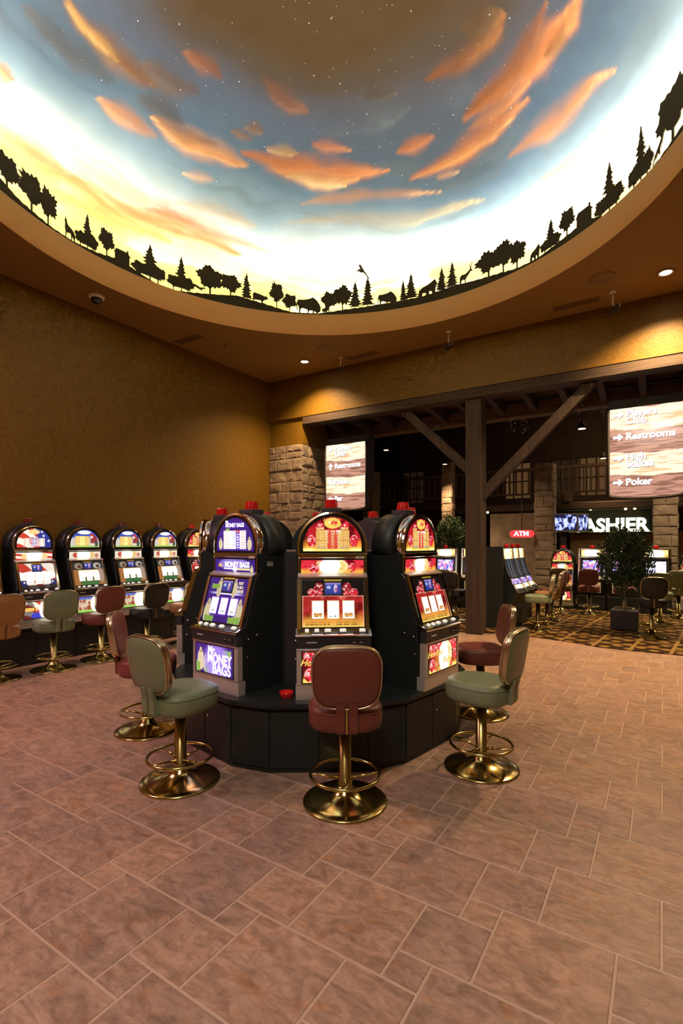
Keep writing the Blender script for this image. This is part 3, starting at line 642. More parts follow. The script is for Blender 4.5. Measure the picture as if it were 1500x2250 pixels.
def ruby_belly(x, v, a):
    c = fire_bg(x, v*.9+.12, a); c = mix(c,(1,.72,.15),(v<.12)*.9)
    for cx,cy,r in ((-.8,.85,.16),(-.55,.8,.15),(-.78,.25,.17),(-.5,.2,.14),(.8,.8,.17),(.62,.9,.12),(.85,.45,.14),(.55,.18,.12),(-.3,.9,.13)): c = gem(c,x,v,cx,cy,r,r*1.25)
    c = mix(c,(.55,.25,.03),ell(x,v,-.3,.3,.3,.3)*.6); c = mix(c,(1,.93,.5),ell(x,v,.15,.5,.45,.5,1.15)); c = mix(c,(.95,.45,.12),ell(x,v,.32,.6,.16,.2)); return mix(c,(1.8,1.75,1.6),ell(x,v,.05,.45,.26,.42,1.5))
def stripes(x, v, a, k=46): c = np.zeros(x.shape+(3,))+np.array((.075,.02,.30)); return mix(c,(.02,.008,.10),(np.sin(v*k*2)>.1)*.8)
def bag(c, x, v, cx, cy, r, a=1):
    c = mix(c,(.70,.58,.36),ell(x,v,cx,cy,r,r*1.5*a)); c = mix(c,(.62,.50,.3),ell(x,v,cx,cy+r*1.7*a,r*.35,r*.35*a)); return mix(c,(.3,.22,.1),ell(x,v,cx,cy+r*1.3*a,r*.3,r*.12*a))
def cash(c, x, v, x0, x1, v0, v1):
    m = (x>x0)&(x<x1)&(v>v0)&(v<v1-.25*(v1-v0)*vn(x*14,x*0,3)); return mix(mix(c,(.35,.55,.10),m*1.0),(.06,.2,.03),(m&(np.sin(x*70)>.3))*.8)
def money_top(x, v, a):
    c = stripes(x,v,a,70); c = mix(c,(.95,.9,1.05),((x>-.62)&(x<.60)&(v>.06)&(v<.62))*1.0)
    u = (x+.62)/1.22; w = (v-.06)/.56*7; m = (u>0)&(u<1)&(w>0)&(w<7)
    c = mix(c,(.14,.05,.5),(m&(u>.56)&(u<.72))*1.0); dots = (np.abs((w%1)-.5)<.3)&m; c = mix(c,(.85,.62,.25),(dots&(u<.28)&(np.abs((u*26)%1-.5)<.3))*.8); c = mix(c,(.7,.35,.2),(dots&(u>.76)&(np.abs((u*22)%1-.5)<.3))*.8); c = mix(c,(.9,.85,1),(dots&(u>.59)&(u<.69))*.9)
    c = mix(c,(.45,.35,.6),(m&(u>.4)&(u<.54)&(np.abs((w%1)-.5)<.1))*.8)
    c = bag(c,x,v,-.78,.2,.10); c = bag(c,x,v,.78,.2,.11); return cash(c,x,v,-.5,-.3,.62,.70)
def money_head(x, v, a):
    c = stripes(x,v,a,24); c = mix(c,(.45,.3,.95),ell(x,v,-.05,.62,.6,.4,1.4)*.6); c = mix(c,(.9,.75,.35),((x>.1)&(x<.75)&(np.abs(v-.2)<.07))*1.0); c = mix(c,(.9,.85,1),((x<0)&(x>-.55)&(np.abs(v-.22)<.05))*1.0); c = mix(c,(1.6,1.5,1.7),ell(x,v,.02,.2,.1,.16)); return bag(c,x,v,.85,.12,.07,3)
def money_reel(x, v, a):
    c = stripes(x,v,a,60); c = mix(c,(.9,.85,1.4),((np.abs(v-.645)<.022)*(1-sm(.3,1.0,np.abs(x))))*1.0)
    c = bag(c,x,v,-.42,.76,.13,1.0); c = bag(c,x,v,.36,.76,.12,1.0); c = cash(c,x,v,-.85,-.45,.74,.88); c = bag(c,x,v,-.82,.20,.17,.9); c = bag(c,x,v,.80,.22,.18,.9)
    c = cash(c,x,v,-.9,-.4,.0,.16); return cash(c,x,v,.35,.95,.0,.17)
def money_belly(x, v, a):
    c = stripes(x,v,a,40); c = bag(c,x,v,-.72,.42,.17,1.3); c = bag(c,x,v,-.45,.3,.14,1.2); c = cash(c,x,v,-.98,-.75,0,.4); c = cash(c,x,v,-.5,.05,0,.36); c = cash(c,x,v,.45,.9,.68,.92)
    return mix(c,(.42,.25,.9),ell(x,v,.15,.45,.5,.45,1.7)*.8)
def stars(c, x, v, pts, r, a):
    for cx, cy in pts:
        an = np.arctan2((v-cy), (x-cx)*a*.5); rr = np.hypot((v-cy), (x-cx)*a*.5); c = mix(c,(1,1,1),(rr < r*(.62+.38*np.cos(an*5-math.pi/2*5)))*1.0)
    return c
def flag_bg(x, v, a):
    c = np.zeros(x.shape+(3,))+np.array((.95,.85,.72)); w = v*3.0+x*1.6+.35*np.sin(x*3); c = mix(c,(.62,.05,.03),sm(-.15,.15,np.sin(w*3.2))); return c
def flag_top(x, v, a):
    c = flag_bg(x,v,a); m = sm(.12,.2,x+.25*v-.15); c = mix(c,(.03,.04,.28),m); c = stars(c,x,v,[(.55,.62),(.86,.35),(.45,.83)],.075,a)
    c = mix(c,(.95,.62,.25),ell(x,v,0,.82,.30,.12)); c = table(c,x,v,-.62,-.25,.06,.5,3,6,(1,.95,.85),(.8,.65,.4)); c = table(c,x,v,.25,.62,.06,.5,3,6,(1,.95,.85),(.8,.65,.4))
    return table(c,x,v,-.22,.22,.06,.56,3,6,(.9,.85,1),(.3,.05,.1),(.75,.75,1.2))
def flag_head(x,v,a): c = flag_bg(x,v,a); c = mix(c,(1,.6,.25),ell(x,v,-.45,.45,.25,.35)+ell(x,v,.5,.45,.22,.35)); return mix(c,(2,1.9,1.7),ell(x,v,.0,.5,.34,.6,1.4))
def flag_reel(x,v,a): c = flag_bg(x,v*.8,a); c = mix(c,(1.8,1.7,1.5),ell(x,v,0,.50,.85,.16,1.4)); c = mix(c,(.02,.03,.15),(v<.33)*(np.abs(x)>.6)*1.0); c = mix(c,(.03,.02,.02),(v<.14)*.95); return stars(c,x,v,[(-.8,.25),(.8,.25)],.05,a)
def flag_belly(x,v,a): c = flag_bg(x,v,a); c = mix(c,(.02,.01,.01),ell(x,v,-.7,.3,.3,.7)*.8); c = mix(c,(.95,.5,.1),(np.abs(v-.55)<.1)*(x<-.1)*(vn(x*12,x*0,3)>.35)*1.0); c = mix(c,(.05,.05,.5),ell(x,v,-.2,.15,.4,.2)); return mix(c,(2,1.9,1.7),ell(x,v,.35,.5,.4,.55,1.4))
def ball_top(x,v,a):
    c = np.zeros(x.shape+(3,))+np.array((.6,.55,.5)); c = mix(c,(.05,.08,.4),sm(.45,.6,v)); c = mix(c,(.95,.9,.85),ell(x,v,-.05,.84,.42,.10)); c = mix(c,(.35,.6,.12),(v<.09)*1.0)
    c = table(c,x,v,-.68,.28,.09,.64,9,8,(.95,.78,.25),(.72,.5,.15),(.9,.85,.3))
    c = mix(c,(.30,.04,.04),ell(x,v,.62,.38,.24,.26)); c = mix(c,(.85,.72,.55),ell(x,v,.45,.6,.10,.09)); c = mix(c,(.6,.05,.05),ell(x,v,.48,.70,.12,.07)); c = mix(c,(.08,.07,.06),ell(x,v,.78,.2,.13,.16)); return mix(c,(.7,.62,.5),ell(x,v,.55,.16,.14,.07))
def ball_head(x,v,a): c = np.zeros(x.shape+(3,))+np.array((.8,.72,.55)); c = mix(c,(.55,.08,.05),ell(x,v,-.62,.5,.16,.36)); c = mix(c,(.8,.5,.2),ell(x,v,.4,.5,.2,.4)); c = mix(c,(.6,.2,.15),ell(x,v,.75,.4,.12,.3)); return mix(c,(2,1.9,1.4),ell(x,v,-.1,.5,.34,.6,1.4))
def ball_reel(x,v,a):
    c = np.zeros(x.shape+(3,))+np.array((.40,.16,.05)); c = mix(c,(.03,.03,.03),(v>.66)*1.0)
    for s in (-.62,.62): c = mix(c,(.35,.28,.2) if s<0 else (.5,.46,.4),ell(x,v,s,.82,.24,.12)); c = mix(c,(.12,.05,.03),ell(x,v,s+.05,.80,.12,.07))
    c = mix(c,(.05,.16,.05),((v<.34)&(np.abs(x)<.62))*1.0); c = mix(c,(2,1.85,1.3),((np.abs(x)<.66)*sm(.30,.42,v)*(1-sm(.58,.66,v)))*1.0); return mix(c,(.45,.35,.28),ell(x,v,.82,.4,.15,.3)*.8)
def ball_belly(x,v,a): c = np.zeros(x.shape+(3,))+np.array((.65,.5,.35)); n = fbm(x*7,v*4,6,4); c = mix(c,(.32,.06,.03),sm(.45,.55,n)*(x<.2)); c = mix(c,(.1,.15,.5),(v>.85)*1.0); c = mix(c,(.3,.6,.1),(v<.16)*1.0); return mix(c,(2,1.9,1.4),ell(x,v,.35,.52,.42,.5,1.35))
THEMES = {'ruby':(ruby_top,ruby_head,ruby_reel,ruby_belly),'money':(money_top,money_head,money_reel,money_belly),'flag':(flag_top,flag_head,flag_reel,flag_belly),'ball':(ball_top,ball_head,ball_reel,ball_belly)}
G_white = glow('white_letter_glow', (1,.97,1), 1.35); G_gold = glow('gold_letter_glow', (1,.62,.12), .95); G_cream = glow('cream_letter_glow', (1,.85,.55), 1.0)
G_blue = glow('blue_letter_glow', (.08,.35,.5), .7); G_redl = glow('red_letter_glow', (.85,.06,.03), .8); G_lilac = glow('lilac_letter_glow', (.9,.8,1.2), 1.7)
def screen_fn(x, v, a):
    c = np.zeros(x.shape+(3,))+np.array((.05,.07,.42)); c = mix(c,(.55,.62,.95),ell(x,v,-.55,.62,.28,.14)); c = mix(c,(.95,.8,.95),ell(x,v,.35,.5,.22,.32)); c = mix(c,(.6,.15,.3),ell(x,v,.42,.42,.14,.2)); c = mix(c,(.4,.3,.8),(v>.88)*1.0)
    return mix(c,(.03,.03,.2),(v<.13)*(np.sin(x*30)>0)*1.0)
def reel_fn(x, v, a):
    c = np.zeros(x.shape+(3,))+np.array((1.9,1.8,1.62)); m = (v<.30)&(np.abs(x)<.82)&(v>.06); c = mix(c,(.75,.5,.15),m*1.0); return mix(c,(.45,.10,.03),(m&(vn(x*6,v*40,4)>.5))*1.0)
def reel_fn2(x, v, a):
    c = np.zeros(x.shape+(3,))+np.array((1.9,1.8,1.62)); return mix(c,(.1,.08,.05),((v<.2)&(v>.07)&(np.abs(x)<.7)&(vn(x*9,v*60,7)>.5))*1.0)
def bars_fn(x, v, a):
    c = np.zeros(x.shape+(3,))+np.array((1.9,1.8,1.9)); m = (v<.32)&(np.abs(x)<.6)&(v>.06); return mix(mix(c,(.25,.22,.25),(m&(np.abs((v*8)%1-.5)<.36))*1.0),(.5,.5,.5),(m&(np.abs((v*8)%1-.5)<.12))*1.0)
def make_machine(theme, detail=1, ref=True, lens=M_redlens):
    """front faces -y, arched face at y=0, bottom at z=0"""
    t = empty('slot_machine'); ft, fh, fr, fb = THEMES[theme]; q = detail
    # black cabinet: arched shell behind the hood and the sloping lower body
    b = MB(); b.prism(arch_pts(W+.03, 1.02, 1.352), 'y', .10, .29, smooth=True)
    b.prism([(.29,0),(-.150,0),(-.155,.44),(-.118,.50),(-.022,.835),(.018,.875),(.018,1.022),(.29,1.022)], 'x', -W/2-.006, W/2+.006)
    cb = b.build('cabinet', M_black, t); fixnormals(cb)
    h = MB(); h.prism(arch_pts(W, 1.023, 1.339), 'y', .012, .101, smooth=True); fixnormals(h.build('hood', M_chrome, t))
    # chrome lip round the arch
    a0 = arch_pts(W+.004, 1.023, 1.341); a1 = arch_pts(W-.026, 1.023, 1.326); n = len(a0)
    r = MB(); r.loft([[(x,y_,z) for x,z in pts] for pts, y_ in ((a0,.014),(a0,-.004),(a1,-.008),(a1,.006))], closed=False, cap=False, smooth=False)
    r.bbox(-W/2, W/2, -.012, .02, 1.018, 1.030, .003).build('arch_trim', M_chrome, t)
    MB().prism(arch_pts(W-.02, 1.028, 1.328), 'y', -.001, .008).build('arch_bezel', M_dark, t)
    top = panel('top_glass', ft, W-.082, 1.046, 1.302, -.004, -.004, art(1.15), t, int(110*q), int(80*q), hw=lambda v: arch_hw(v, .256, .218))
    # header box
    MB().prism([(.012,1.018),(-.014,1.018),(-.014,1.0),(-.004,.992),(-.004,.872),(-.05,.862),(-.05,.846),(.012,.84)], 'x', -W/2+.004, W/2-.004).build('header_frame', M_chrome, t)
    head = panel('header_glass', fh, W-.05, .884, .980, -.0065, -.0065, art(1.1), t, int(110*q), int(26*q))
    MB().box(-W/2+.016, W/2-.016, -.0055, -.0045, .872, 1.004).build('header_bezel', M_dark, t)
    vz = MB(); vz.prism([(-.006,.884),(-.052,.862),(-.05,.852),(-.004,.872)], 'x', -W/2+.004, W/2-.004).build('visor', M_steel, t)
    # sloping reel door
    zb, zt, yb, yt = .492, .846, -.150, -.045
    def dy(z): return yb+(yt-yb)*(z-zb)/(zt-zb)
    MB().prism([(yb+.03,zb),(yb,zb),(yt,zt),(yt+.05,zt)], 'x', -W/2+.004, W/2-.004).build('reel_door', M_dark, t)
    rg = panel('reel_glass', fr, W-.07, zb+.012, zt-.012, yb-.002+.0036, yt-.002-.0036, art(.95), t, int(100*q), int(84*q))
    for s in (-1,1):
        x0, x1 = sorted((s*(W/2-.001), s*(W/2-.027)))
        MB().prism([(yb+.03,zb-.004),(yb-.016,zb-.004),(yt-.012,zt),(yt+.04,zt)], 'x', x0, x1).build('side_trim', M_chrome, t)
    sl = (yt-yb)/(zt-zb)
    for k, cx in enumerate((-.111, 0, .111)):
        f_ = reel_fn if (theme == 'ruby' and k != 1) else (reel_fn2 if theme == 'ruby' else bars_fn)
        def pan(nm, fn_, cx, w_, z0, z1, mt, off, nx, ny):
            o = panel(nm, fn_, w_, z0, z1, dy(z0)-off, dy(z1)-off, mt, t, nx, ny); o.location.x = cx; return o
        MB().prism([(dy(.560)-.0035,.560),(dy(.560)-.0055,.560),(dy(.690)-.0055,.690),(dy(.690)-.0035,.690)], 'x', cx-.045, cx+.045).build('reel_frame', pr('reel_frame_tint', (.5,.35,.2), .4, emit=(.9,.6,.35) if theme != 'money' else (.3,.15,.8), es=.5) if theme != 'money' else pr('reel_frame_violet', (.2,.1,.4), .4, emit=(.25,.12,.8), es=.8), t)
        pan('reel', f_, cx, .078, .566, .684, art(1.25), .0070, 16, 24)
    MB().prism([(dy(.722)-.003,.722),(dy(.722)-.008,.722),(dy(.826)-.008,.826),(dy(.826)-.003,.826)], 'x', -.065, .065).build('display_frame', M_grey, t)
    so = panel('display', screen_fn, .112, .734, .814, dy(.734)-.0095, dy(.814)-.0095, art(.8), t, 26, 18)
    MB().prism([(dy(.830)-.003,.828),(dy(.830)-.008,.828),(dy(.840)-.008,.838),(dy(.840)-.003,.838)], 'x', -.063, .063).build('warning_tag', M_yellow, t)
    # button deck
    d = MB(); d.prism([(-.145,.494),(-.215,.462),(-.222,.455),(-.222,.448),(-.145,.44)], 'x', -W/2-.010, W/2+.010); d.build('button_deck', M_chrome, t)
    dk = MB(); dk.prism([(-.150,.4945),(-.208,.468),(-.207,.462),(-.150,.488)], 'x', -W/2+.012, W/2-.012); dk.build('deck_inlay', M_dark, t)
    dm = Matrix.Rotation(math.atan2(.026,.058), 4, 'X')
    for k, (cx, w_) in enumerate(((-.19,.028),(-.12,.032),(-.042,.046),(.066,.046),(.205,.044))):
        bb = MB(); bb.loft([[(x*s_, y*s_, z) for x, y in rect(w_, .026, .005, 3)] for s_, z in ((1,0),(1,.008),(.9,.013))], smooth=False)
        bb.build('button', M_button, t, (cx, -.182, .4815), (math.atan2(.026,.058),0,0))
    yb_ = MB().box(-.235, -.165, -.2095, -.198, .4705, .4720).build('yellow_strip', M_yellow, t)
    # lower panel with coin slot and note acceptor
    lp = MB(); lp.prism([(-.14,.45),(-.216,.448),(-.205,.362),(-.14,.362)], 'x', -W/2-.006, W/2+.006).build('lower_panel', M_grey, t)
    MB().bbox(-.195,-.12,-.2155,-.205,.400,.410,.002).build('coin_slot', M_steel, t)
    na = MB().bbox(.11,.225,-.2165,-.205,.388,.425,.003).build('note_acceptor', M_rubber, t)
    MB().box(.13,.155,-.218,-.214,.402,.407).box(.18,.205,-.218,-.214,.402,.407).build('indicator', M_steel, na)
    MB().bbox(-W/2-.006, W/2+.006, -.212, -.15, .352, .362, .003).build('lower_trim', M_chrome, t)
    # belly door and kick plate
    MB().bbox(-W/2-.004, W/2+.004, -.203, -.13, .102, .353, .005).build('belly_door', M_steel, t)
    MB().box(-W/2+.030, W/2-.030, -.2045, -.2035, .113, .343).build('belly_bezel', M_dark, t)
    bg = panel('belly_glass', fb, W-.082, .122, .336, -.2055, -.2055, art(1.15), t, int(120*q), int(60*q))
    MB().box(-W/2-.010, W/2+.010, -.196, -.13, 0, .102).build('kick_plate', M_steel, t)
    for s in (-1,1): MB().cyl((s*(W/2+.004), -.02, .42), (s*(W/2+.018), -.02, .42), .008).cyl((s*(W/2+.004), -.10, .40), (s*(W/2+.018), -.10, .40), .008).cyl((s*(W/2+.004), -.11, .27), (s*(W/2+.016), -.11, .27), .007).build('lock', M_chrome, t)
    if q >= 1:
        for k, z in enumerate((.86,.88,.90,.74,.76,.78,.12,.14,.16)):
            pass
        lv = MB()
        for s in (-1,1):
            for z in (.80,.815,.83,.92,.935,.95): lv.box(s*(W/2+.0055)-.002, s*(W/2+.0055)+.002, .12, .20, z, z+.004)
        lv.build('vent_slots', M_grey, t)
    text('lettering', '19129', .012, M_ink, t, (W/2-.053, -.0163, .999), bold=.02) if theme == 'ruby' else None
    st = MB().box(W/2-.085, W/2-.022, -.0155, -.0145, .990, 1.008).build('number_label', M_paper, t)
    # call light
    cbx = MB().bbox(-.075,.075,.10,.235,1.335,1.378,.004).build('call_light_base', M_purple, t)
    ln = MB(); prof = [(.052,1.378),(.050,1.40),(.044,1.435),(.040,1.444),(.001,1.446)]; m_ = 36; loops = []
    for r_, z in prof: loops.append([(r_*(1+.05*(k%2))*math.cos(2*math.pi*k/m_), .168+r_*(1+.05*(k%2))*math.sin(2*math.pi*k/m_), z) for k in range(m_)])
    ln.loft(loops, smooth=False).build('call_light', lens, t)
    # writing on the glass
    if theme == 'ruby' and q >= 1:
        rows = [('800','1600','2500'),('80','160','240'),('40','80','120'),('27','50','77'),('18','20','30'),('5','10','15'),('2','4','6')]
        for k, rw in enumerate(rows):
            z = 1.046+.256*(.62-.55*(k+.5)/7)
            for j, s in enumerate(rw): text('lettering', s, .0205 if k else .0225, G_cream if k or j < 2 else G_white, top, (-.041+.042*j, -.0052, z), bold=.015, sx=.8)
        text('lettering', 'ANY ONE', .016, G_blue, top, (-.085, -.0052, 1.046+.256*.11), bold=.02, sx=.9); text('lettering', 'ANY ONE', .016, G_blue, top, (.090, -.0052, 1.046+.256*.11), bold=.02, sx=.9)
        text('lettering', 'Hot Red', .034, G_gold, top, (-.01, -.0054, 1.278), shear=.3, bold=.02); text('lettering', 'Ruby', .034, G_gold, top, (.03, -.0054, 1.243), shear=.3, bold=.02)
        text('lettering', 'Ruby', .05, G_gold, head, (.09, -.0080, .905), shear=.35, bold=.02)
        text('lettering', 'Hot Red', .062, G_gold, bg, (-.13, -.2066, .262), shear=.35, bold=.03); text('lettering', 'Ruby', .068, G_gold, bg, (.06, -.2066, .19), shear=.35, bold=.03)
    if theme == 'money' and q >= 1:
        text('lettering', 'MONEY BAGS', .043, G_lilac, top, (0, -.0054, 1.046+.256*.78), bold=.03, sx=.82); text('lettering', 'Mr.', .03, G_lilac, top, (-.09, -.0054, 1.046+.256*.89), bold=.02)
        text('lettering', '8,500', .027, G_redl, top, (.037, -.0054, 1.046+.256*.59), bold=.03, sx=.8)
        text('lettering', 'Mr.', .04, G_gold, head, (-.165, -.0080, .930), shear=.2, bold=.02); text('lettering', 'MONEY BAGS', .062, G_white, head, (.03, -.0080, .937), bold=.03, sx=.76)
        a_ = math.atan2(yt-yb, zt-zb)
        for k, s in enumerate(('PLAY','3 OR 2','CREDITS')): text('lettering', s, .030, G_cream, rg, (.145, dy(.80-.030*k)-.0042, .80-.030*k), rot=(R(90)-a_,0,0), bold=.03, sx=.72)
        text('lettering', 'Mr.', .07, G_white, bg, (-.02, -.2066, .302), bold=.03); text('lettering', 'MONEY', .10, G_lilac, bg, (.065, -.2066, .238), bold=.03, sx=.80); text('lettering', 'BAGS', .11, G_lilac, bg, (.09, -.2066, .165), bold=.025, sx=.8)
    return t
def place(o, x, y, z, phi, label, group, cat='slot machine'):
    o.location = (x, y, z); o.rotation_euler = (0,0,R(phi)); tag(o, label, cat, group); return o
MZ = .492
GI = 'slot machines on the round island'
money = make_machine('money'); place(money, -.833, 3.93, MZ, -38, 'slot machine with purple striped money-bag glass on the island', GI)
ruby = make_machine('ruby'); place(ruby, -.068, 3.75, MZ, 4, 'slot machine with red ruby glass facing the front of the island', GI)
r2 = place(copy_tree(ruby), .640, 4.06, MZ, 50, 'slot machine with red ruby glass on the right flank of the island', GI)
wl = MB().box(W/2-.09+.1, W/2-.02+.1, 0,0,0,0) if False else None
stl = MB().box(-.2745,-.2725,-.0,.055,.93,.968); 
s1 = MB().box(-W/2-.0085, -W/2-.0065, .05,.11,.95,.985).build('side_label', M_paper, money); s2 = MB().box(W/2+.0065, W/2+.0085, .09,.15,.93,.965).build('side_label', M_steel, money)
text('side_lettering', '5-PAY', .012, M_ink, s2, (W/2+.009, .12, .955), rot=(R(90),0,R(90)))
CI = Vector((-.2, 4.72, 0))
back_specs = [(-84,'slot machine seen edge-on at the left side of the island',1.36-.2), (95,'slot machine seen from the side, right rear of the island',1.03), (140,'grey-backed slot machine rear right of the island, seen between the front two',1.0), (185,'slot machine at the back of the island behind the front ruby one',1.0), (221,'slot machine at the rear left of the island, hidden behind the purple one',1.10)]
for ang, lb, rr in back_specs:
    a = R(ang); x, y = CI.x+rr*math.sin(a), CI.y-rr*math.cos(a)
    if ang == -84: x, y = -1.33, 4.86
    o = place(copy_tree(ruby), x, y, MZ, ang, lb, GI)
    if ang == 140:
        for ch in o.children:
            if ch.name.startswith(('cabinet','hood')): ch.material_slots[0].link = 'OBJECT'; ch.material_slots[0].material = M_purple

# island base ---------------------------------------------------------------
def poly16(r, off=0): return [(CI.x+r*math.sin(R(45*k+s+2)), CI.y-r*math.cos(R(45*k+s+2))) for k in range(8) for s in (-15.5,15.5)]
t = empty('island_base', (0,0,0), 0, 'black faceted round island base carrying eight slot machines', 'island counter')
lo = [[(x,y,z) for x,y in poly16(r)] for r,z in ((1.27,.0),(1.27,.435))]
MB().loft(lo, smooth=False).build('cabinet_body', M_black, t)
rimp = [(1.27,.432),(1.285,.438),(1.315,.458),(1.32,.478),(1.32,.492)]
fixnormals(MB().loft([[(x,y,z) for x,y in poly16(r)] for r,z in rimp], smooth=False).build('counter_top', M_black, t))
P16 = poly16(1.2715)
for i in range(16):       # door panels with thin shadow gaps
    p, q_ = Vector((*P16[i],0)), Vector((*P16[(i+1)%16],0)); wd = (q_-p).length; dx = (q_-p).normalized(); nd = Vector((dx.y,-dx.x,0))
    if nd.dot(Vector((p.x-CI.x,p.y-CI.y,0))) < 0: nd = -nd
    M = Matrix(((dx.x, nd.x, 0, p.x),(dx.y, nd.y, 0, p.y),(0,0,1,0),(0,0,0,1)))
    k = 2 if wd > .4 else 1
    for j in range(k):
        x0, x1 = wd*j/k+.003, wd*(j+1)/k-.003
        o = MB().bbox(x0, x1, -.001, .010, .035, .428, .003).build('door_panel', M_black, t); o.matrix_world = M; fixnormals(o)
        if k == 2 and j == 1: kb = MB().cyl((x0+.05,.009,.3),(x0+.05,.018,.3),.008).build('door_lock', M_chrome, o)
tw = [(CI.x+.80*math.sin(R(45*k+22.5+5)), CI.y-.80*math.cos(R(45*k+22.5+5))) for k in range(8)]
MB().prism(tw, 'z', .493, 1.53).build('centre_tower', M_grey, t)

# red glass ashtray on the counter
p = at(631, 1520, 3.66); t = empty('ashtray', (p.x, 3.60, .492), 0, 'small red glass ashtray on the black counter beside the ruby machine', 'ashtray')
pf = [(.030,0),(.038,.003),(.050,.035),(.052,.042),(.046,.042),(.036,.010),(.001,.008)]
MB().lathe(pf, 24).build('bowl', pr('red_glass', (.55,.01,.01), .08, coat=.6, emit=(.5,.01,.01), es=.15), t)

# ---------------------------------------------------------------- stools
def make_stool(lm):
    """sitter faces +y, back rest on the -y side, origin on the floor"""
    t = empty('casino_stool')
    MB().lathe([(.262,0),(.262,.008),(.255,.014),(.20,.020),(.14,.032),(.09,.052),(.062,.075),(.050,.100),(.044,.104),(.001,.104)], 56).build('base', M_brass, t)
    MB().lathe([(.044,.09),(.044,.13),(.0385,.135),(.0385,.500),(.001,.500)], 32).build('column', M_brassb, t)
    rg = MB(); n = 56; rr = .214; rg.tube([(rr*math.cos(2*math.pi*i/n), rr*math.sin(2*math.pi*i/n), .170) for i in range(n)], .0105, 10, closed=True)
    ro = rg.build('foot_ring', M_brass, t)
    for k in range(4):
        a = R(90*k); c, s = math.cos(a), math.sin(a)
        MB().tube([(.036*c,.036*s,.145),(.12*c,.12*s,.160),(.208*c,.208*s,.170)], [.011,.008,.007], 8).build('spoke', M_brass, ro)
    MB().lathe([(.12,.485),(.12,.497),(.001,.497)], 24).build('seat_plate', M_rubber, t)
    # seat cushion
    sb = MB(); loops = []
    for s_, z, sh in ((.80,.494,0),(.90,.492,0),(.965,.502,0),(1.0,.53,0),(1.0,.575,0),(.985,.605,0),(.95,.622,0),(.88,.632,0),(.72,.637,0),(.45,.634,0),(.2,.63,0)):
        loops.append([(x*s_, y*s_+.01, z) for x, y in superell(.445, .455, 2.9, 48, -.06)])
    sb.loft(loops).build('seat', lm, t)
    pi = MB(); pi.tube([(x*.992, y*.992+.01, .603) for x, y in superell(.445,.455,2.9,48,-.06)], .0035, 6, closed=True); pi.build('piping', lm, t)
    # back rest
    tl = R(9); BM = Matrix.Translation((0,-.245,.832)) @ Matrix.Rotation(tl, 4, 'X')
    bb = MB(); out = superell(.405, .375, 3.4, 56, .03); loops = []
    def cv(x): return -.10*x*x*4*.25
    for s_, y in ((.3,-.040),(.6,-.038),(.85,-.033),(.955,-.025),(.982,-.016),(.982,.014),(.955,.024),(.85,.034),(.6,.040),(.3,.042)):
        loops.append([(x*s_, y+.35*(x*s_)**2, z*s_) for x, z in out])
    bb.loft(loops, BM).build('backrest', lm, t)
    gb = MB(); loops = []
    for s_, y in ((.962,-.022),(.978,-.029),(.997,-.027),(1.004,-.021),(.992,-.015),(1.010,-.008),(1.012,.000),(.992,.006),(1.004,.012),(.997,.019),(.978,.021),(.962,.016)):
        loops.append([(x*s_, y+.35*(x*s_)**2, z*s_) for x, z in out])
    gb.loft(loops, BM, cap=False).build('backrest_trim', M_trimb, t)
    for s in (-1,1): 
        MB().prism([(-.233,.50),(-.242,.52),(-.244,.60),(-.262,.68),(-.235,.685),(-.222,.61),(-.20,.58),(-.20,.50)], 'x', s*.037-.025, s*.037+.025).build('back_strap', lm, t)
    MB().box(-.006,.006,-.236,-.20,.50,.665).build('back_bracket', M_brassb, t)
    return t
STO = {k: None for k in ('b','g','o','d','p','y')}
LM = {'b':L_brown,'g':L_green,'o':L_orange,'d':L_dark,'p':L_pink,'y':L_gold}
def stool(k, x, y, phi, label, group):
    if STO[k] is None: STO[k] = make_stool(LM[k]); o = STO[k]
    else: o = copy_tree(STO[k])
    o.location = (x, y, .0 if (y < 8.6 and x < 4) or x < 1 else .012); o.rotation_euler = (0,0,R(phi)); return tag(o, label, 'stool', group)
GS = 'stools round the island'; GW = 'stools along the left wall machines'; GB = 'stools in the far gaming hall'
stool('b', .022, 3.11, 2, 'brown leather stool with brass trim, back towards the viewer, in front of the ruby machine', GS)
stool('g', -1.085, 3.38, -36, 'sage green leather stool in front of the purple money-bag machine', GS)
stool('g', .997, 3.58, 52, 'sage green leather stool in front of the island’s right flank', GS)
stool('b', 1.306, 4.72, 88, 'brown leather stool behind the right green stool, facing the island', GS)
stool('p', -1.665, 4.30, -80, 'rose red leather stool behind the left green stool', GS)
stool('o', -4.03, 5.85, 57.4, 'tan orange stool cut off by the left edge, before the wall machines', GW)
stool('g', -3.65, 6.36, 50, 'sage green stool in front of the stars-and-stripes machine', GW)
stool('b', -3.32, 6.93, 54, 'dark brown stool in the wall row between green and black stools', GW)
stool('d', -2.90, 7.48, 54, 'black leather stool in the wall row', GW)
stool('o', -2.50, 8.05, 57, 'tan orange stool at the far end of the wall row, behind the black one', GW)

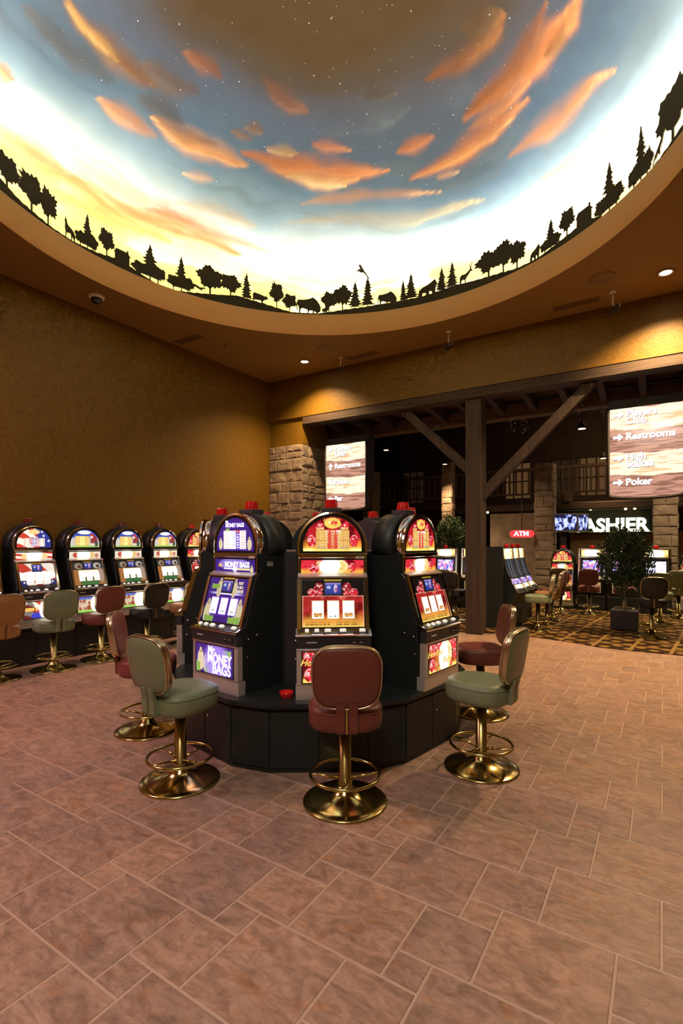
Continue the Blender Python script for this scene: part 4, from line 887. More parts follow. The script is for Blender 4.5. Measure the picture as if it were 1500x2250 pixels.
# wall row of machines -------------------------------------------------------
GL = 'slot machines in a row along the gold wall'
def wallpos(i): Y = 6.75+.594*i; return -8.454+.64*Y, Y
flag = make_machine('flag', .8, lens=M_reddark); x, y = wallpos(0); place(flag, x, y, MZ, 57.4, 'wall slot machine with stars-and-stripes glass', GL)
ball = make_machine('ball', .8, lens=M_reddark); x, y = wallpos(1); place(ball, x, y, MZ, 57.4, 'football slot machine right beside the stars-and-stripes one', GL)
for i, lb in ((2,'football slot machine in the middle of the three alike on the wall'), (3,'football slot machine furthest from the stars-and-stripes one')):
    x, y = wallpos(i); place(copy_tree(ball), x, y, MZ, 57.4, lb, GL)
rw = copy_tree(ruby); x, y = wallpos(4); place(rw, x, y, MZ, 57.4, 'wall slot machine with red glass half hidden behind the island', GL)
rw = copy_tree(flag); x, y = wallpos(-1); place(rw, x, y, MZ, 57.4, 'wall slot machine at the very left edge, almost out of frame', GL)
a = wallpos(-1.6); b = wallpos(5.3)
t = empty('wall_counter', (a[0],a[1],0), math.atan2(b[1]-a[1], b[0]-a[0]), 'long black counter under the wall row of slot machines', 'counter')
LN = math.hypot(b[0]-a[0], b[1]-a[1])
MB().box(0, LN, -.14, .29, .0, .455).build('cabinet_body', M_black, t)
MB().bbox(0, LN, -.17, .29, .456, MZ-.001, .004).build('counter_top', M_black, t)
for k in range(9): MB().bbox(LN*k/9+.004, LN*(k+1)/9-.004, -.152, -.139, .04, .445, .003).build('door_panel', M_black, t)

# ---------------------------------------------------------------- stone and timber
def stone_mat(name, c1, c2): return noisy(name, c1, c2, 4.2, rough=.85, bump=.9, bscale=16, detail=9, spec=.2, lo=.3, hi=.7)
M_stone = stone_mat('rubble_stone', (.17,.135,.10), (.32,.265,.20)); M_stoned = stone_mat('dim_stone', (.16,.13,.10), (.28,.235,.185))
M_mortar = noisy('mortar', (.09,.07,.05), (.14,.11,.08), 20, rough=.95)
def stone_face(mb, w, h, M, seed, course=.16):
    rnd = random.Random(seed); z = 0
    while z < h-.02:
        ch = min(h-z, course*(.7+.75*rnd.random())); x = 0
        if h-z-ch < .05: ch = h-z
        while x < w-.01:
            bw = min(w-x, course*(.8+1.7*rnd.random()))
            if w-x-bw < .07: bw = w-x
            g = .006; d = .008+.024*rnd.random(); j = lambda s=.012: (rnd.random()-.5)*s
            base = [(x+g+j(),z+g+j()),(x+bw*.5,z+g+j()),(x+bw-g+j(),z+g+j()),(x+bw-g+j(),z+ch*.5),(x+bw-g+j(),z+ch-g+j()),(x+bw*.5,z+ch-g+j()),(x+g+j(),z+ch-g+j()),(x+g+j(),z+ch*.5)]
            cx, cz_ = x+bw/2, z+ch/2
            lp = [[(px_, .0, pz) for px_, pz in base]]
            for s_, dd in ((.97,d*.7),(.86,d),(.5,d+.008*rnd.random())): lp.append([(cx+(px_-cx)*s_, -dd-j(.008), cz_+(pz-cz_)*s_) for px_, pz in base])
            mb.loft(lp, M, smooth=False); x += bw
        z += ch
def stone_column(name, cx, cy, w, z0, z1, ang, mat, seed, course=.18):
    core = MB().box(-w/2+.01,w/2-.01,-w/2+.01,w/2-.01,z0,z1)
    for k in range(4):
        M = Matrix.Rotation(R(90*k), 4, 'Z') @ Matrix.Translation((-w/2,-w/2+.008,z0)); stone_face(core, w, z1-z0, M, seed+k, course)
    o = core.build(name, mat, None, (cx,cy,0), (0,0,ang)); fixnormals(o); return o
# corner pillar: stone below, plaster above, flush with the soffit
pm = MB(); pm.box(.0,.90,.03,.95,0,3.72)
stone_face(pm, .92, 3.73, Matrix.Translation((0,.03,0)), 3, .19)
stone_face(pm, .95, 3.73, Matrix.Translation((.90,.03,0)) @ Matrix.Rotation(R(90),4,'Z'), 8, .19)
fixnormals(struct('pillar_corner', pm, M_stone))
struct('wall_pillar', MB().box(0,.92,.06,.60,3.73,SOF+.2), M_wall)
cp = MB(); cp.prism([(.60,SOF+.1),(.60,3.73),(1.05,3.73),(1.15,3.85),(1.0,4.05),(.85,SOF+.1)], 'x', .55, .92)
fixnormals(struct('trim_2', cp, M_wall))

M_wood = noisy('dark_timber', (.026,.015,.008), (.054,.031,.017), 3.5, rough=.72, bump=.5, bscale=12, stretch=(.25,6,6), detail=8)
M_woodv = noisy('dark_timber_post', (.029,.018,.010), (.056,.035,.020), 3.5, rough=.72, bump=.5, bscale=12, stretch=(6,6,.25), detail=8)
M_woodl = noisy('pale_timber', (.08,.052,.030), (.14,.094,.056), 3.0, rough=.75, bump=.4, bscale=12, stretch=(.25,6,6), detail=8)
def timber(name, mb, label, mat=M_wood, room=True, cat='beam', group=None):
    o = mb.build(name, mat)
    if room: o.matrix_world = RM
    return tag(o, label, cat, group)
timber('header_beam', MB().bbox(.93, 10.6, .01, .30, SOF-.17, SOF-.002, .01), 'long dark timber header beam under the gold soffit')
timber('cross_beam', MB().bbox(.3, 10.6, 1.28, 1.52, 4.00, 4.26, .012), 'paler timber beam behind and parallel to the header beam', M_woodl)
for i in range(16):
    u = 1.35+i*.58
    jb = MB().prism([(.31,4.30),(.31,4.14),(1.27,4.06),(1.62,4.27) if False else (1.27,4.06),(1.27,4.30)], 'x', u-.05, u+.05)
    timber('joist', jb, 'timber joist reaching back over the opening between two beams', M_wood, cat='joist', group='joists over the opening')
timber('deck_boards', MB().box(.95, 10.6, .31, 1.6, 4.31, 4.34), 'dark boarded deck lying above the joists', M_wood, cat='boards')
# post with its two braces
pu = toroom((gx(1043,8.86), 8.86, 0)); pw = .145
t = empty('timber_post', rm(pu.x, pu.y+.05, 0), TH, 'square dark timber post with two diagonal braces', 'post')
MB().bbox(-pw, pw, -pw, pw, .0, SOF-.173, .012).build('post', M_woodv, t)
for s, z0 in ((-1, 2.92), (1, 2.45)):
    L_ = 1.22 if s < 0 else 1.70; zt = SOF-.19; br = MB()
    br.prism([(s*pw, z0-.10),(s*pw, z0+.13),(s*(pw+L_)-s*.12, zt),(s*(pw+L_)+s*.10, zt)], 'y', -.06, .06)
    fixnormals(br.build('brace', M_woodv, t))

# hanging direction signs ------------------------------------------------------
def wood_sign(seed):
    def fn(x, v, a):
        n = fbm(x*2.2+seed, v*60, 4+seed, 4); kn = fbm(x*3+seed*3, v*14, 8, 3); wv = v+.012*np.sin(x*3+1)+.006*np.sin(x*9)
        idx = np.floor((1-wv)/.262).astype(int); light = (idx%2 == 0)
        cl = mix(np.zeros(x.shape+(3,))+np.array((1.05,.93,.68)), (.92,.55,.30), sm(.5,.72,n+.25*(kn-.5))); cl = mix(cl,(1.25,1.2,1.1),ell(x,v,.1,.9,.9,.2)*.0)
        cd = mix(np.zeros(x.shape+(3,))+np.array((.60,.30,.215)), (.27,.12,.085), sm(.42,.7,n)); return np.where(light[..., None], cl, cd)
    return fn
G_sign = glow('sign_white', (1,1,1), 1.8); M_shadow = pr('sign_letter_edge', (.10,.04,.05), .6, emit=(.12,.05,.06), es=.6)
def arrow(mb, cx, cz_, s, ang, y):
    pts = [(-.5,.14),(.0,.14),(.0,.42),(.5,0),(.0,-.42),(.0,-.14),(-.5,-.14)]; c, k = math.cos(ang), math.sin(ang)
    mb.prism([(cx+s*(x*c-z*k), cz_+s*(x*k+z*c)) for x, z in pts], 'y', y-.002, y)
def direction_sign(u0, label, rows, seed, zt=3.69, zb=2.36):
    w = .965; p = rm(u0+w/2, .36, 0); t = empty('direction_sign', (p.x,p.y,zb), TH, label, 'sign', 'hanging illuminated direction signs')
    hh = zt-zb
    def curve(z, n=14, hw_=w/2): return [(hw_*math.cos(math.pi*k/n), z-.055*math.sin(math.pi*k/n)) for k in range(n+1)]
    MB().prism([(-w/2-.035,hh+.035),(w/2+.035,hh+.035)]+curve(-.035, 14, w/2+.035), 'y', .0, .10).build('housing', M_rubber, t)
    fr = MB(); fr.tube([(-w/2-.018,-.004,hh+.02)]+[(-x*1.0, -.004, z) for x, z in curve(-.018,14,w/2+.018)]+[(w/2+.018,-.004,hh+.02)], .016, 6); fr.build('rim', M_rubber, t)
    bp = MB().box(-w/2-.03, w/2+.03, .10, .34, hh*.25, hh+.16).build('rear_box', M_rubber, t)
    # lit face, bottom edge curved
    nx, ny = 170, 220; uu, vv = np.meshgrid(np.linspace(-1,1,nx+1), np.linspace(0,1,ny+1)); zc = -.052*np.sqrt(np.clip(1-uu**2,0,1)); Z = zc+(hh-zc)*vv
    rgb = wood_sign(seed)(uu, Z/hh, 1).reshape(-1,3); f_ = gridmesh('lit_face', np.stack([(uu*w/2).ravel(), np.full(uu.size,-.004), Z.ravel()],1), nx, ny, rgb, art(1.15,.15), t, False)
    for zr, s, ang, lines in rows:
        z = hh*zr; am = MB(); sh = MB(); arrow(am, -.365, z, .145, ang, -.008); arrow(sh, -.358, z-.010, .145, ang, -.0055); am.build('arrow', G_sign, f_); sh.build('arrow_edge', M_shadow, f_)
        for k, ln in enumerate(lines):
            zz = z+(.0 if len(lines) == 1 else .012)-.115*k
            text('lettering', ln, s, G_sign, f_, (-.265, -.009, zz), align='LEFT', bold=.035); text('lettering', ln, s, M_shadow, f_, (-.257, -.006, zz-.009), align='LEFT', bold=.035)
    for x in (-.22,.36):
        c = MB(); z = hh+.16
        for k in range(9):
            a = [(x+.010*math.cos(q*math.pi/4)*(k%2), .2+.010*math.cos(q*math.pi/4)*((k+1)%2), z+.018*math.sin(q*math.pi/4)) for q in range(8)]; c.tube(a, .004, 5, closed=True); z += .028
        c.box(x-.003,x+.003,.197,.203,z-.02,4.0-zb).build('chain', M_rubber, t)
direction_sign(1.315, 'hanging lit wood-look sign reading Players Club, Restrooms, Poker, Bar', [(.925,.145,R(45),['Players','Club']),(.655,.145,R(90),['Restrooms']),(.40,.145,R(135),['Poker']),(.135,.145,R(180),['Bar'])], 2)
direction_sign(6.72, 'hanging lit wood-look sign reading Players Club, Restrooms, High Stakes, Poker', [(.925,.145,0,['Players','Club']),(.665,.145,0,['Restrooms']),(.42,.145,0,['High','Stakes']),(.135,.145,0,['Poker'])], 5)

# ---------------------------------------------------------------- far gaming hall
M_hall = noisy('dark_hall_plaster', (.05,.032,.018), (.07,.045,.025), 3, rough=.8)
M_tan = noisy('tan_plaster', (.30,.19,.09), (.36,.24,.12), 3, rough=.8)
M_redw = noisy('dark_red_wall', (.09,.02,.008), (.12,.03,.012), 3, rough=.8)
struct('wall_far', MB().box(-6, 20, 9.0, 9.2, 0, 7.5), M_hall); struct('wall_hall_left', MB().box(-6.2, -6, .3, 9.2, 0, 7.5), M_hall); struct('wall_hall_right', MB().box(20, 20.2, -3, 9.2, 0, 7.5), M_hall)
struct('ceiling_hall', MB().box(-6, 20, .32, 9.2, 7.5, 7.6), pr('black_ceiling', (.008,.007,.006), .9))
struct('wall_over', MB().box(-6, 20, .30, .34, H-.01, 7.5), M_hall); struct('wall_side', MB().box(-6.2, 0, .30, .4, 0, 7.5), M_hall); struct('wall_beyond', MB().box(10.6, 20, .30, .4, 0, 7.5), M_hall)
struct('trim_3', MB().box(5.5, 14, 8.90, 8.99, 1.0, 1.95), M_tan)
struct('trim_4', MB().box(7.0, 16, 8.90, 8.99, 3.3, 5.6), M_redw)
def hall(px, Y): return gx(px, Y), Y
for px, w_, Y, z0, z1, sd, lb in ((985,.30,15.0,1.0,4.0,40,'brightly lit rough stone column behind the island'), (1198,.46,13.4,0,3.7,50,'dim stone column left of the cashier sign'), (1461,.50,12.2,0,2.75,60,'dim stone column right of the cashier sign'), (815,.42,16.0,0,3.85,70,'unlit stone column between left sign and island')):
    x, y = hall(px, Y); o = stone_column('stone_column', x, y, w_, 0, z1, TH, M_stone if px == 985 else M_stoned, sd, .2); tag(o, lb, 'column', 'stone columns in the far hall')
# balcony
def on_c(px, c): Y = c/(1+.64*(px-750)/F); return gx(px, Y), Y       # point on a line parallel to the soffit
def uvz(px, c): x, y = on_c(px, c); p = toroom((x,y,0)); return p.x, p.y
t = empty('balcony', rm(0,0,0), TH, 'dark timber balcony with railing running across the far hall', 'balcony')
vb = uvz(1000, 19.0)[1]; u0, u1 = -5, 16
MB().box(u0, u1, vb, vb+1.6, 2.72, 2.98).build('floor_beam', M_wood, t)
MB().bbox(u0, u1, vb-.06, vb+.02, 3.78, 3.88, .01).bbox(u0, u1, vb-.05, vb+.0, 3.06, 3.12, .005).build('rails', M_woodl, t)
bl = MB(); k = 0
for i in range(96):
    u = u0+1+i*.19
    MB().bbox(u-.028, u+.028, vb-.05, vb-.005, 3.11, 3.79, .004).build('baluster', M_woodl, t)
for i in range(9): u = u0+i*2.4; MB().bbox(u-.09,u+.09,vb-.10,vb+.08,2.98,3.95,.01).build('newel_post', M_wood, t)
t = empty('log_girder', rm(0,0,0), TH, 'heavy timber girder below the balcony railing', 'beam'); v2 = uvz(1200, 17.8)[1]
MB().bbox(2, 15, v2, v2+.28, 2.50, 2.72, .03).build('girder', M_wood, t)
for k_, u in enumerate((5.2, 7.4, 9.9, 12.2)):
    MB().bbox(u-.1,u+.1,v2-.02,v2+.3,2.72,2.98,.02).build('block', M_woodl, t)
# windows behind the balcony
for k_, (px, lit) in enumerate(((1132,1),(1238,0),(1296,1),(1405,0),(900,0))):
    u, v = uvz(px, 20.4); 
    t = empty('window_%d' % (k_+1), rm(u, 8.98, 3.05), TH); t['kind'] = 'structure'
    MB().box(-.42,.42,-.02,-.001,0,1.25).build('pane', glow('warm_window', (1,.5,.18), .09) if lit else glow('dim_window', (.5,.25,.12), .03), t)
    fr = MB()
    for x in (-.42,-.14,.14,.42): fr.box(x-.02,x+.02,-.05,-.021,0,1.25)
    for z in (0,.62,1.25): fr.box(-.44,.44,-.05,-.021,z-.02,z+.02)
    fr.build('window_frame', M_wood, t)

# signs in the hall
M_glG = pr('dark_green_fascia', (.012,.022,.014), .35)
cw = uvz(1350, 18.4); x0 = uvz(1262, 18.4)[0]; x1 = uvz(1432, 18.4)[0]; vc = cw[1]
t = empty('cashier_sign', rm((x0+x1)/2, vc, 0), TH, 'large backlit CASHIER letters on a dark green fascia', 'sign'); hwid = (x1-x0)/2+.15
MB().bbox(-hwid, hwid, .02, .30, 1.86, 2.55, .01).build('fascia', M_glG, t)
zc_ = CH+(HZ-1155)/F*on_c(1350,18.4)[1]
text('lettering', 'CASHIER', .50, glow('cashier_glow', (1,1,.72), 2.6), t, (-.10, .0, zc_), bold=.035, ext=.015, sx=.97)
MB().box(-hwid, hwid, -.0, .02, 1.90, 1.915).build('neon_line', glow('neon_yellow', (.7,.6,.1), .35), t)
MB().box(-hwid,hwid,.25,.30,1.0,1.86).build('counter_screen', M_tan, t)
x, y = on_c(1146, 16.5); t = empty('atm_sign', (x,y,CH+(HZ-1173)/F*y), TH, 'red oval backlit ATM sign', 'sign')
MB().prism(rect(.62,.20,.10,8), 'y', -.04, .04).build('housing', glow('atm_red', (1,.05,.06), 1.1), t); text('lettering', 'ATM', .17, glow('atm_white', (1,.85,.85), 2.2), t, (0,-.045,0), bold=.03, ext=.003, sx=1.1)
MB().cyl((0,0,.1),(0,0,.9),.012).build('stem', M_rubber, t)
# ATM alcove wall behind the sign
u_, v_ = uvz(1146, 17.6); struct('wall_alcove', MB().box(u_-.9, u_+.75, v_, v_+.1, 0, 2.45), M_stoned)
# televisions on a black post
def tv_fn(x, v, a): c = np.zeros(x.shape+(3,))+np.array((.01,.012,.05)); n = fbm(x*3+3, v*3, 5, 4); c = mix(c,(.25,.35,1.0),sm(.5,.6,n)); return mix(c,(.85,.9,1.3),sm(.58,.66,n))
x, y = on_c(1240, 16.7); zt_ = CH+(HZ-1149)/F*y
t = empty('television_post', (x,y,0), 0, 'black post carrying back-to-back televisions beside the cashier sign', 'stand')
MB().box(-.07,.07,.04,.18,0,zt_+.15).build('post', M_rubber, t)
for dx_, rz, w_, nm_, lb in ((0,TH*.35,.60,'television','flat television showing blue picture, facing the viewer'),(.44,.50,.44,'television','second television turned right beside the first one')):
    t2 = empty(nm_, (x+dx_, y-.06+(.02 if dx_ else 0), zt_), rz, lb, 'television', 'televisions on the black post')
    MB().bbox(-w_/2,w_/2,-.03,.03,-.24,.24,.008).build('casing', pr('tv_silver', (.12,.12,.13), .4), t2)
    o = panel('screen', tv_fn, w_-.07, -.19, .205, -.0315, -.0315, art(1.0), t2, 60, 40)

# video machines ----------------------------------------------------------
def vhead(x, v, a): c = np.zeros(x.shape+(3,))+np.array((1.3,.85,.3)); n = fbm(x*5,v*3,2,3); c = mix(c,(.75,.25,.06),sm(.58,.7,n)*.8); return mix(c,(2.2,2.0,1.5),ell(x,v,-.05,.5,.55,.5,1.5))
def vscr(x, v, a): c = np.zeros(x.shape+(3,))+np.array((.10,.10,.75)); n = vn(x*6+3,v*5,3); c = mix(c,(.95,.9,1.2),sm(.5,.6,n)); c = mix(c,(.8,.2,.6),sm(.6,.7,vn(x*7,v*6+4,9))); return mix(c,(.2,.6,.3),sm(.75,.8,vn(x*8,v*7+9,12)))
def vscr2(x, v, a): c = np.zeros(x.shape+(3,))+np.array((.9,.95,1.4)); return mix(c,(.6,.35,.9),sm(.55,.75,fbm(x*5,v*5,3,2))*.4)
def make_video(scr):
    t = empty('video_slot_machine'); w = .54
    MB().prism([(.45,.34),(-.14,.34),(-.16,.74),(-.12,.80),(.0,1.24),(.0,1.45),(.45,1.45)], 'x', -w/2, w/2).build('cabinet', M_black, t)
    MB().bbox(-w/2-.03, w/2+.03, -.20, .50, 0, .34, .006).build('base', M_black, t)
    fr = MB(); 
    for s in (-1,1): fr.prism([(-.17,.80),(-.14,.82),(-.02,1.25),(-.02,1.45),(-.05,1.45),(-.05,1.25)], 'x', s*w/2-.018, s*w/2+.018)
    fr.build('side_trim', M_chrome, t)
    MB().bbox(-w/2, w/2, -.03, .02, 1.43, 1.46, .006).bbox(-w/2, w/2, -.035, .02, 1.23, 1.26, .004).build('cross_trim', M_chrome, t)
    panel('header_glass', vhead, w-.08, 1.265, 1.425, -.012, -.012, art(1.2), t, 40, 16)
    MB().prism([(-.125,.84),(-.02,1.20),(0,1.2),(-.1,.84)], 'x', -w/2+.02, w/2-.02).build('bezel', M_dark, t)
    panel('screen', scr, w-.16, .90, 1.17, -.114, -.036, art(1.15), t, 44, 34)
    MB().prism([(-.12,.81),(-.26,.77),(-.26,.735),(-.12,.72)], 'x', -w/2, w/2).build('button_deck', M_steel, t)
    panel('deck_lights', lambda x,v,a: mix(np.zeros(x.shape+(3,))+.02,(1.1,.7,.35),(np.sin(x*18)>.1)*1.0), w-.1, .745, .765, -.262, -.262, art(1.0), t, 40, 2)
    panel('belly_glass', vhead, w-.14, .42, .66, -.158, -.162, art(.35), t, 24, 12)
    MB().lathe([(.05,1.45),(.05,1.50),(.04,1.53),(.001,1.53)], 16).build('call_light', M_redlens, t)
    return t
GV = 'video slot machines below the cashier sign'
vB = make_video(vscr); place(vB, 5.99, 12.0, .012, -32.6, 'video slot machine with blue gem screen, behind the brown far stool', GV)
s_ = Vector((.842,-.539)); 
for k_, (d, src, lb) in enumerate(((.64,vB,'video slot machine hidden behind the potted tree'),)):
    o = copy_tree(src); place(o, 5.99+s_.x*d, 12.0+s_.y*d, .012, -32.6, lb, GV)
vD = make_video(vscr2); place(vD, 5.99+s_.x*1.30, 12.0+s_.y*1.30, .012, -32.6, 'video slot machine with white-blue screen right of the potted tree', GV)
rA = copy_tree(ruby); place(rA, 5.99-s_.x*.66, 12.0-s_.y*.66, .0, -32.6, 'round-topped slot machine with red glass left of the gem-screen one', GV)
rA.location.z = -.30+.012; 
for ch in rA.children: pass
rA.location.z = .012; rA.scale = (1,1,1)
rA.location.z = .10
o = MB().bbox(-.3,.3,-.2,.3,.012,.10,.004).build('machine_plinth', M_black, None, (rA.location.x, rA.location.y, 0), (0,0,TH)); tag(o, 'low black plinth under the round-topped far machine', 'plinth')
o = copy_tree(ruby); place(o, 7.95, 11.3, .10, -32.6, 'round-topped slot machine at the far right edge', GV)
o = MB().bbox(-.3,.3,-.2,.3,.012,.10,.004).build('machine_plinth', M_black, None, (7.95,11.3,0), (0,0,TH)); tag(o, 'low black plinth under the far right machine', 'plinth')
o = copy_tree(vB); place(o, *hall(979, 12.6), .012, -20, 'video slot machine with purple screen between island and timber post', GV)
o = copy_tree(vB); place(o, *hall(1040, 12.4), .012, -20, 'video slot machine partly hidden behind the timber post', GV)
# curved slant machines
def make_slant():
    t = empty('curved_slot_machine'); w = .44
    fpts = []
    for k in range(13):
        a = k/12; fpts.append((-.02-.02*a-.25*a**2.2, 1.50-.78*a))     # concave front sweeping down to the deck
    prof = [(.40,1.50)]+fpts+[(-.33,.66),(-.29,.60),(-.20,.44),(-.20,.0),(.40,.0)]
    fixnormals(MB().prism(prof, 'x', -w/2, w/2).build('cabinet', M_black, t))
    for s in (-1,1):
        tr = MB(); tr.tube([(s*(w/2-.006), y-.006, z) for y, z in fpts]+[(s*(w/2-.006),-.33,.66)], .012, 6); tr.build('side_trim', M_chrome, t)
    def strip(nm, fn, k0, k1, mt):
        uu, kk = np.meshgrid(np.linspace(-1,1,21), np.linspace(k1,k0,17)); a = kk/12; Y = -.02-.02*a-.25*a**2.2-.004; Z = 1.50-.78*a; v = (kk-k1)/(k0-k1)
        gridmesh(nm, np.stack([(uu*(w/2-.03)).ravel(), Y.ravel(), Z.ravel()],1), 20, 16, np.clip(fn(uu, v, 1),0,None).reshape(-1,3), mt, t, False)
    strip('top_glass', lambda x,v,a: mix(vhead(x,v,a),(.9,.3,.08),ell(x,v,0,.4,.5,.3)*.6), .3, 3.3, art(1.0)); strip('reel_glass', lambda x,v,a: mix(np.zeros(x.shape+(3,))+np.array((.03,.04,.06)),(.3,.3,.3),(np.abs(np.abs(x)-.33)<.05)*1.0), 3.6, 8.6, art(.8))
    strip('deck_glass', vscr, 9.0, 10.4, art(1.0)); strip('deck_buttons', vhead, 10.6, 11.7, art(.9))
    MB().lathe([(.045,1.50),(.045,1.54),(.035,1.57),(.001,1.57)], 16).build('call_light', M_redlens, t)
    return t
GC = 'curved slot machines in a row beyond the timber post'
sl = make_slant(); vdir = Vector((.539,.842))
for k_, lb in enumerate(('curved-front slot machine nearest the timber post','curved-front slot machine in the middle of its row of three','curved-front slot machine furthest along its row of three')):
    o = sl if k_ == 0 else copy_tree(sl); d = .22+.46*k_; place(o, 3.04+vdir.x*d, 9.42+vdir.y*d, .012, 47, lb, GC)
o = MB().bbox(-.55,-.02,-.06,-.02,.0,1.52,.004).build('end_panel', M_black, None, (3.04,9.34,.012), (0,0,R(57.4)+R(-90))); tag(o, 'tall black end panel closing the row of curved machines', 'panel')
stool('g', 3.62, 9.24, 57.4+8, 'olive green stool in front of the nearest curved machine', GB)
stool('o', 4.04, 9.86, 62, 'tan stool in front of the middle curved machine', GB)
stool('b', 4.40, 10.5, 50, 'dark brown stool in front of the furthest curved machine', GB)
stool('b', 5.58, 11.3, -30, 'brown stool before the gem-screen video machine', GB)
stool('b', gx(1372,10.9), 10.9, -32, 'brown stool mostly hidden behind the potted tree', GB)
stool('y', gx(1232,11.5), 11.5, -30, 'mustard stool in front of the round-topped red machine', GB)
stool('d', gx(1432,8.62), 8.62, -24, 'black stool at the right, nearest of the far hall', GB)
stool('g', gx(1449,9.8), 9.8, -30, 'green stool directly behind the black stool at the right', GB)
stool('d', gx(1000,10.35), 10.35, -40, 'black stool between the island and the timber post', GB)
stool('d', gx(983,11.0), 11.0, -30, 'black stool further back between island and timber post', GB)
stool('g', gx(1490,10.6), 10.6, -30, 'green stool at the far right edge of the photo', GB)

# potted trees --------------------------------------------------------------
M_leaf = noisy('ficus_leaf', (.014,.045,.014), (.035,.095,.028), 12, rough=.5); M_bark = noisy('pale_bark', (.30,.24,.18), (.42,.35,.27), 20, rough=.8)
def leaves(mb, n, c, rad, rnd, size=.05, lobes=None):
    for _ in range(n):
        while True:
            p = Vector((rnd.uniform(-1,1), rnd.uniform(-1,1), rnd.uniform(-1,1)))
            if p.length < 1 and p.length > rnd.random()*.9: break
        q = Vector((c[0]+p.x*rad[0], c[1]+p.y*rad[1], c[2]+p.z*rad[2]*(1-.12*math.sin(p.x*7)))); s = size*(.6+.8*rnd.random())
        M = Matrix.Translation(q) @ Matrix.Rotation(rnd.random()*6.28,4,'Z') @ Matrix.Rotation(rnd.uniform(.3,2.2),4,'X')
        mb.add([(0,0,0),(s*.32,s*.45,.12*s),(0,s,-.1*s),(-s*.32,s*.45,.12*s)], [(0,1,2,3)], M)
def ficus(x, y, label, zlo, zhi, rad, n, pot=True, seed=1):
    rnd = random.Random(seed); t = empty('potted_tree', (x,y,.012), TH, label, 'potted plant')
    if pot:
        MB().loft([[(px_,py_,z) for px_,py_ in rect(s,s,.03,3)] for s,z in ((.40,0),(.44,.02),(.45,.34),(.43,.35),(.40,.33))], smooth=False).build('planter', M_grey, t)
        MB().box(-.2,.2,-.2,.2,.30,.32).build('soil', pr('soil', (.03,.02,.012), .9), t)
    MB().tube([(0,0,.3),(.01,0,.6),(-.01,.01,.9),(.0,0,zlo+.2)], [.028,.024,.022,.018], 8).build('trunk', M_bark, t)
    br = MB()
    for k in range(9):
        a = rnd.random()*6.28; z0 = zlo+.05+k*(zhi-zlo)*.07; br.tube([(0,0,z0),(rad*.4*math.cos(a),rad*.4*math.sin(a),z0+.15),(rad*.8*math.cos(a),rad*.8*math.sin(a),z0+.22)], [.012,.008,.004], 5)
    br.build('branches', M_bark, t)
    lf = MB(); zc = (zlo+zhi)/2
    for cx, cy, cz0, s in ((0,0,zc+.1,1),(-.16,0,zc-.1,.72),(.17,.05,zc-.08,.72),(.05,-.1,zc+.25,.6),(-.08,.1,zc+.3,.55),(.05,0,zlo+.12,.6)):
        leaves(lf, int(n*s*s), (cx,cy,cz0), (rad*s,rad*s,(zhi-zlo)/2*s), rnd)
    lo_ = lf.build('foliage', M_leaf, t); lo_['kind'] = 'stuff'
ficus(gx(1372,9.28), 9.28, 'potted ficus tree in a square dark planter on the carpet', .72, 1.80, .46, 1900, seed=3)
ficus(gx(990,13.6), 13.6, 'leafy tree in front of the brightly lit stone column', 1.2, 2.25, .42, 1500, seed=9)
# ivy strands on the beams
M_ivy = noisy('pale_ivy_leaf', (.12,.14,.09), (.26,.28,.2), 10, rough=.6)
for px, py, Y, n_, lb in ((1160,935,9.1,60,'pale ivy sprig hanging on the beam right of the timber post'), (935,950,9.7,26,'pale ivy sprig on the left brace'), (1285,905,8.6,40,'pale ivy sprig on the beam nearer the right sign')):
    rnd = random.Random(px); mb = MB(); c = at(px, py, Y)
    for j in range(4):
        p0 = c+Vector((rnd.uniform(-.35,.35),0,.12)); 
        for k in range(n_//4): q = p0+Vector((rnd.uniform(-.05,.05), rnd.uniform(-.04,.04), -.018*k+rnd.uniform(-.02,.02))); s = .035; M = Matrix.Translation(q) @ Matrix.Rotation(rnd.random()*6,4,'Z') @ Matrix.Rotation(rnd.uniform(.8,2),4,'X'); mb.add([(0,0,0),(s*.5,s*.5,0),(0,s,0),(-s*.5,s*.5,0)],[(0,1,2,3)],M)
    o = mb.build('ivy_foliage', M_ivy); tag(o, lb, 'ivy', kind='stuff')
# hall lamps
def pendant(px, py, Y, label, power, r=.10, col_=(1,.6,.3), spot=True):
    p = at(px, py, Y); t = empty('pendant_lamp', p, 0, label, 'lamp', 'small lamps in the far hall')
    MB().lathe([(r,0),(r*1.15,-.002),(r*.9,.06),(r*.4,.14),(.02,.16),(.001,.16)], 20).build('lamp_shade', M_rubber, t)
    MB().lathe([(.001,-.004),(r*.85,-.004),(r*.85,.004),(.001,.004)], 16).build('bulb', glow('hall_bulb', (1,.62,.32), 6), t)
    MB().cyl((0,0,.15),(0,0,min(7.45-p.z,3.2)),.008,6).build('cord', M_rubber, t)
    if power:
        l = bpy.data.lights.new('spot', 'SPOT'); l.energy = power; l.color = col_; l.spot_size = R(95); l.spot_blend = .7; l.shadow_soft_size = .06
        o = bpy.data.objects.new('lamp_beam', l); col.objects.link(o); o.parent = t; o.location = (0,0,-.02)
pendant(848, 989, 12.5, 'small lit pendant right of the left direction sign', 120, .07)
pendant(1278, 942, 11.0, 'small lit pendant above the cashier sign, highest one', 260, .09)
pendant(1325, 1007, 13.0, 'small lit pendant left of the right direction sign', 160, .08)
pendant(977, 1020, 14.35, 'small lamp directly over the bright stone column', 700, .07)
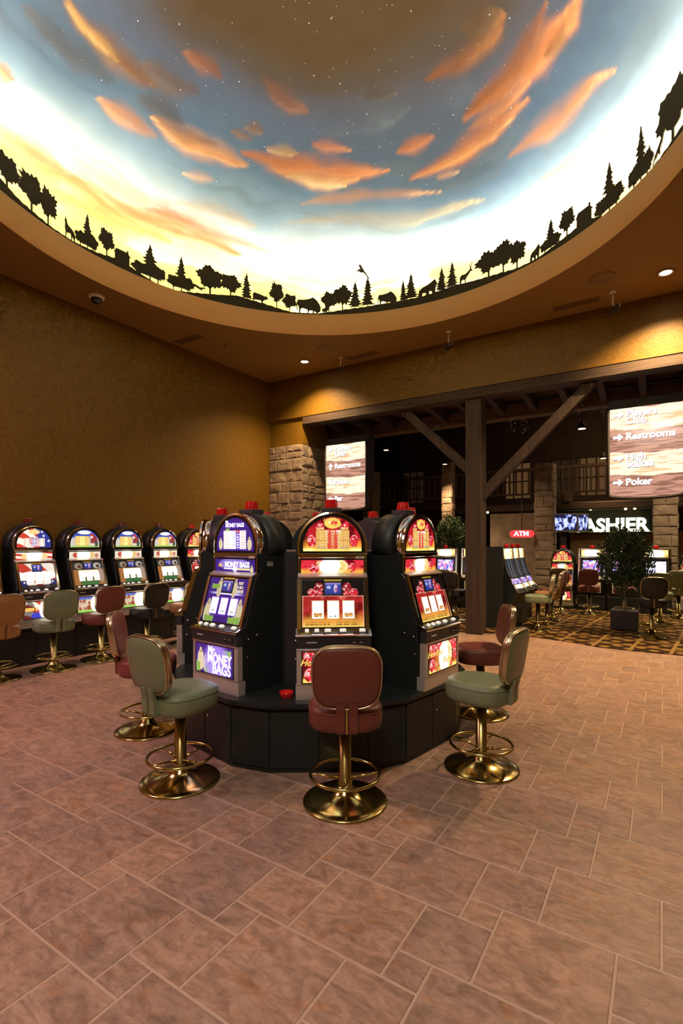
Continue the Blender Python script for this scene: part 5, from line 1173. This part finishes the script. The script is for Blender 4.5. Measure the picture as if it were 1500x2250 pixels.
for px, py, Y, lb in ((1297,1119,13.6,'tiny glowing bulb under the balcony above the letter S'), (1374,1118,13.1,'tiny glowing bulb under the balcony, left of the pair'), (1394,1117,13.0,'tiny glowing bulb under the balcony, right of the pair'), (1071,1126,14.5,'tiny glowing bulb just right of the timber post')):
    p = at(px, py, Y); o = MB().sphere((0,0,0), .035, 12, 8).build('glowing_bulb', glow('bulb_hot', (1,.6,.25), 7), None, p); tag(o, lb, 'lamp', 'bare bulbs under the balcony')

# ---------------------------------------------------------------- lights
def area(name, loc, rot, size, power, color, sy=None, spread=None):
    l = bpy.data.lights.new(name, 'AREA'); l.energy = power; l.color = color; l.size = size
    if sy: l.shape = 'RECTANGLE'; l.size_y = sy
    if spread: l.spread = spread
    o = bpy.data.objects.new(name, l); col.objects.link(o); o.location = loc; o.rotation_euler = rot; return o
def spot(name, loc, target, power, color, size=70, blend=.8, soft=.08):
    l = bpy.data.lights.new(name, 'SPOT'); l.energy = power; l.color = color; l.spot_size = R(size); l.spot_blend = blend; l.shadow_soft_size = soft
    o = bpy.data.objects.new(name, l); col.objects.link(o); o.location = loc
    o.rotation_euler = (Vector(target)-Vector(loc)).to_track_quat('-Z','Y').to_euler(); return o
q = rm(7.2,-9.6); area('floor_key_fill', (q.x, q.y, H-.03), (0,0,0), 1.4, 180, (1,.82,.67))  # unseen area light behind the camera, brightens the floor
q = rm(1.3,-8.6); area('rose_fill', (q.x, q.y, H-.4), (0,0,0), 1.4, 175, (1,.48,.52))  # added pink fill with no fixture, tints the left floor
# lamps of the far hall
for u, v, e, c_ in ((3.5,4.0,60,(1,.62,.32)), (8.0,4.0,110,(1,.68,.36)), (12,3.5,90,(1,.68,.36)), (9.5,7.5,60,(1,.7,.4))):
    q = rm(u, v); area('hall_light', (q.x,q.y,2.42 if v > 7 else 4.3), (0,0,0), .5, e, c_, spread=R(120))
q = rm(7.0,1.0); spot('opening_light', (q.x,q.y,3.9), tuple(rm(6.6,-1.2)), 75, (1,.62,.3), 80, .9)

q = rm(7.0,5.4); area('railing_fill', (q.x,q.y,5.6), (R(18),0,TH), 1.0, 60, (1,.62,.34))  # added fill with no fixture, lifts the railing out of the dark
w = bpy.data.worlds.new('world'); sc.world = w; w.use_nodes = True
w.node_tree.nodes['Background'].inputs[0].default_value = (.5,.36,.24,1); w.node_tree.nodes['Background'].inputs[1].default_value = .01

# ---------------------------------------------------------------- camera and colour
cam = bpy.data.cameras.new('camera'); co = bpy.data.objects.new('camera', cam); col.objects.link(co)
co.location = (0,0,CH); co.rotation_euler = (R(90),0,0); cam.sensor_fit = 'HORIZONTAL'; cam.sensor_width = 36; cam.lens = 36*F/1500
cam.shift_y = (HZ-1125)/1500; cam.clip_start = .05; cam.clip_end = 100; sc.camera = co
sc.view_settings.view_transform = 'Standard'; sc.view_settings.look = 'None'; sc.view_settings.gamma = 1; sc.view_settings.exposure = 0
sc.view_settings.use_curve_mapping = False
sc.cycles.use_denoising = True
try: sc.cycles.denoiser = 'OPENIMAGEDENOISE'
except Exception: pass
sc.cycles.use_adaptive_sampling = True; sc.cycles.adaptive_threshold = .09; sc.cycles.adaptive_min_samples = 16
sc.cycles.max_bounces = 6; sc.cycles.diffuse_bounces = 3; sc.cycles.glossy_bounces = 3; sc.cycles.sample_clamp_indirect = 4.0
sc.cycles.caustics_reflective = False; sc.cycles.caustics_refractive = False
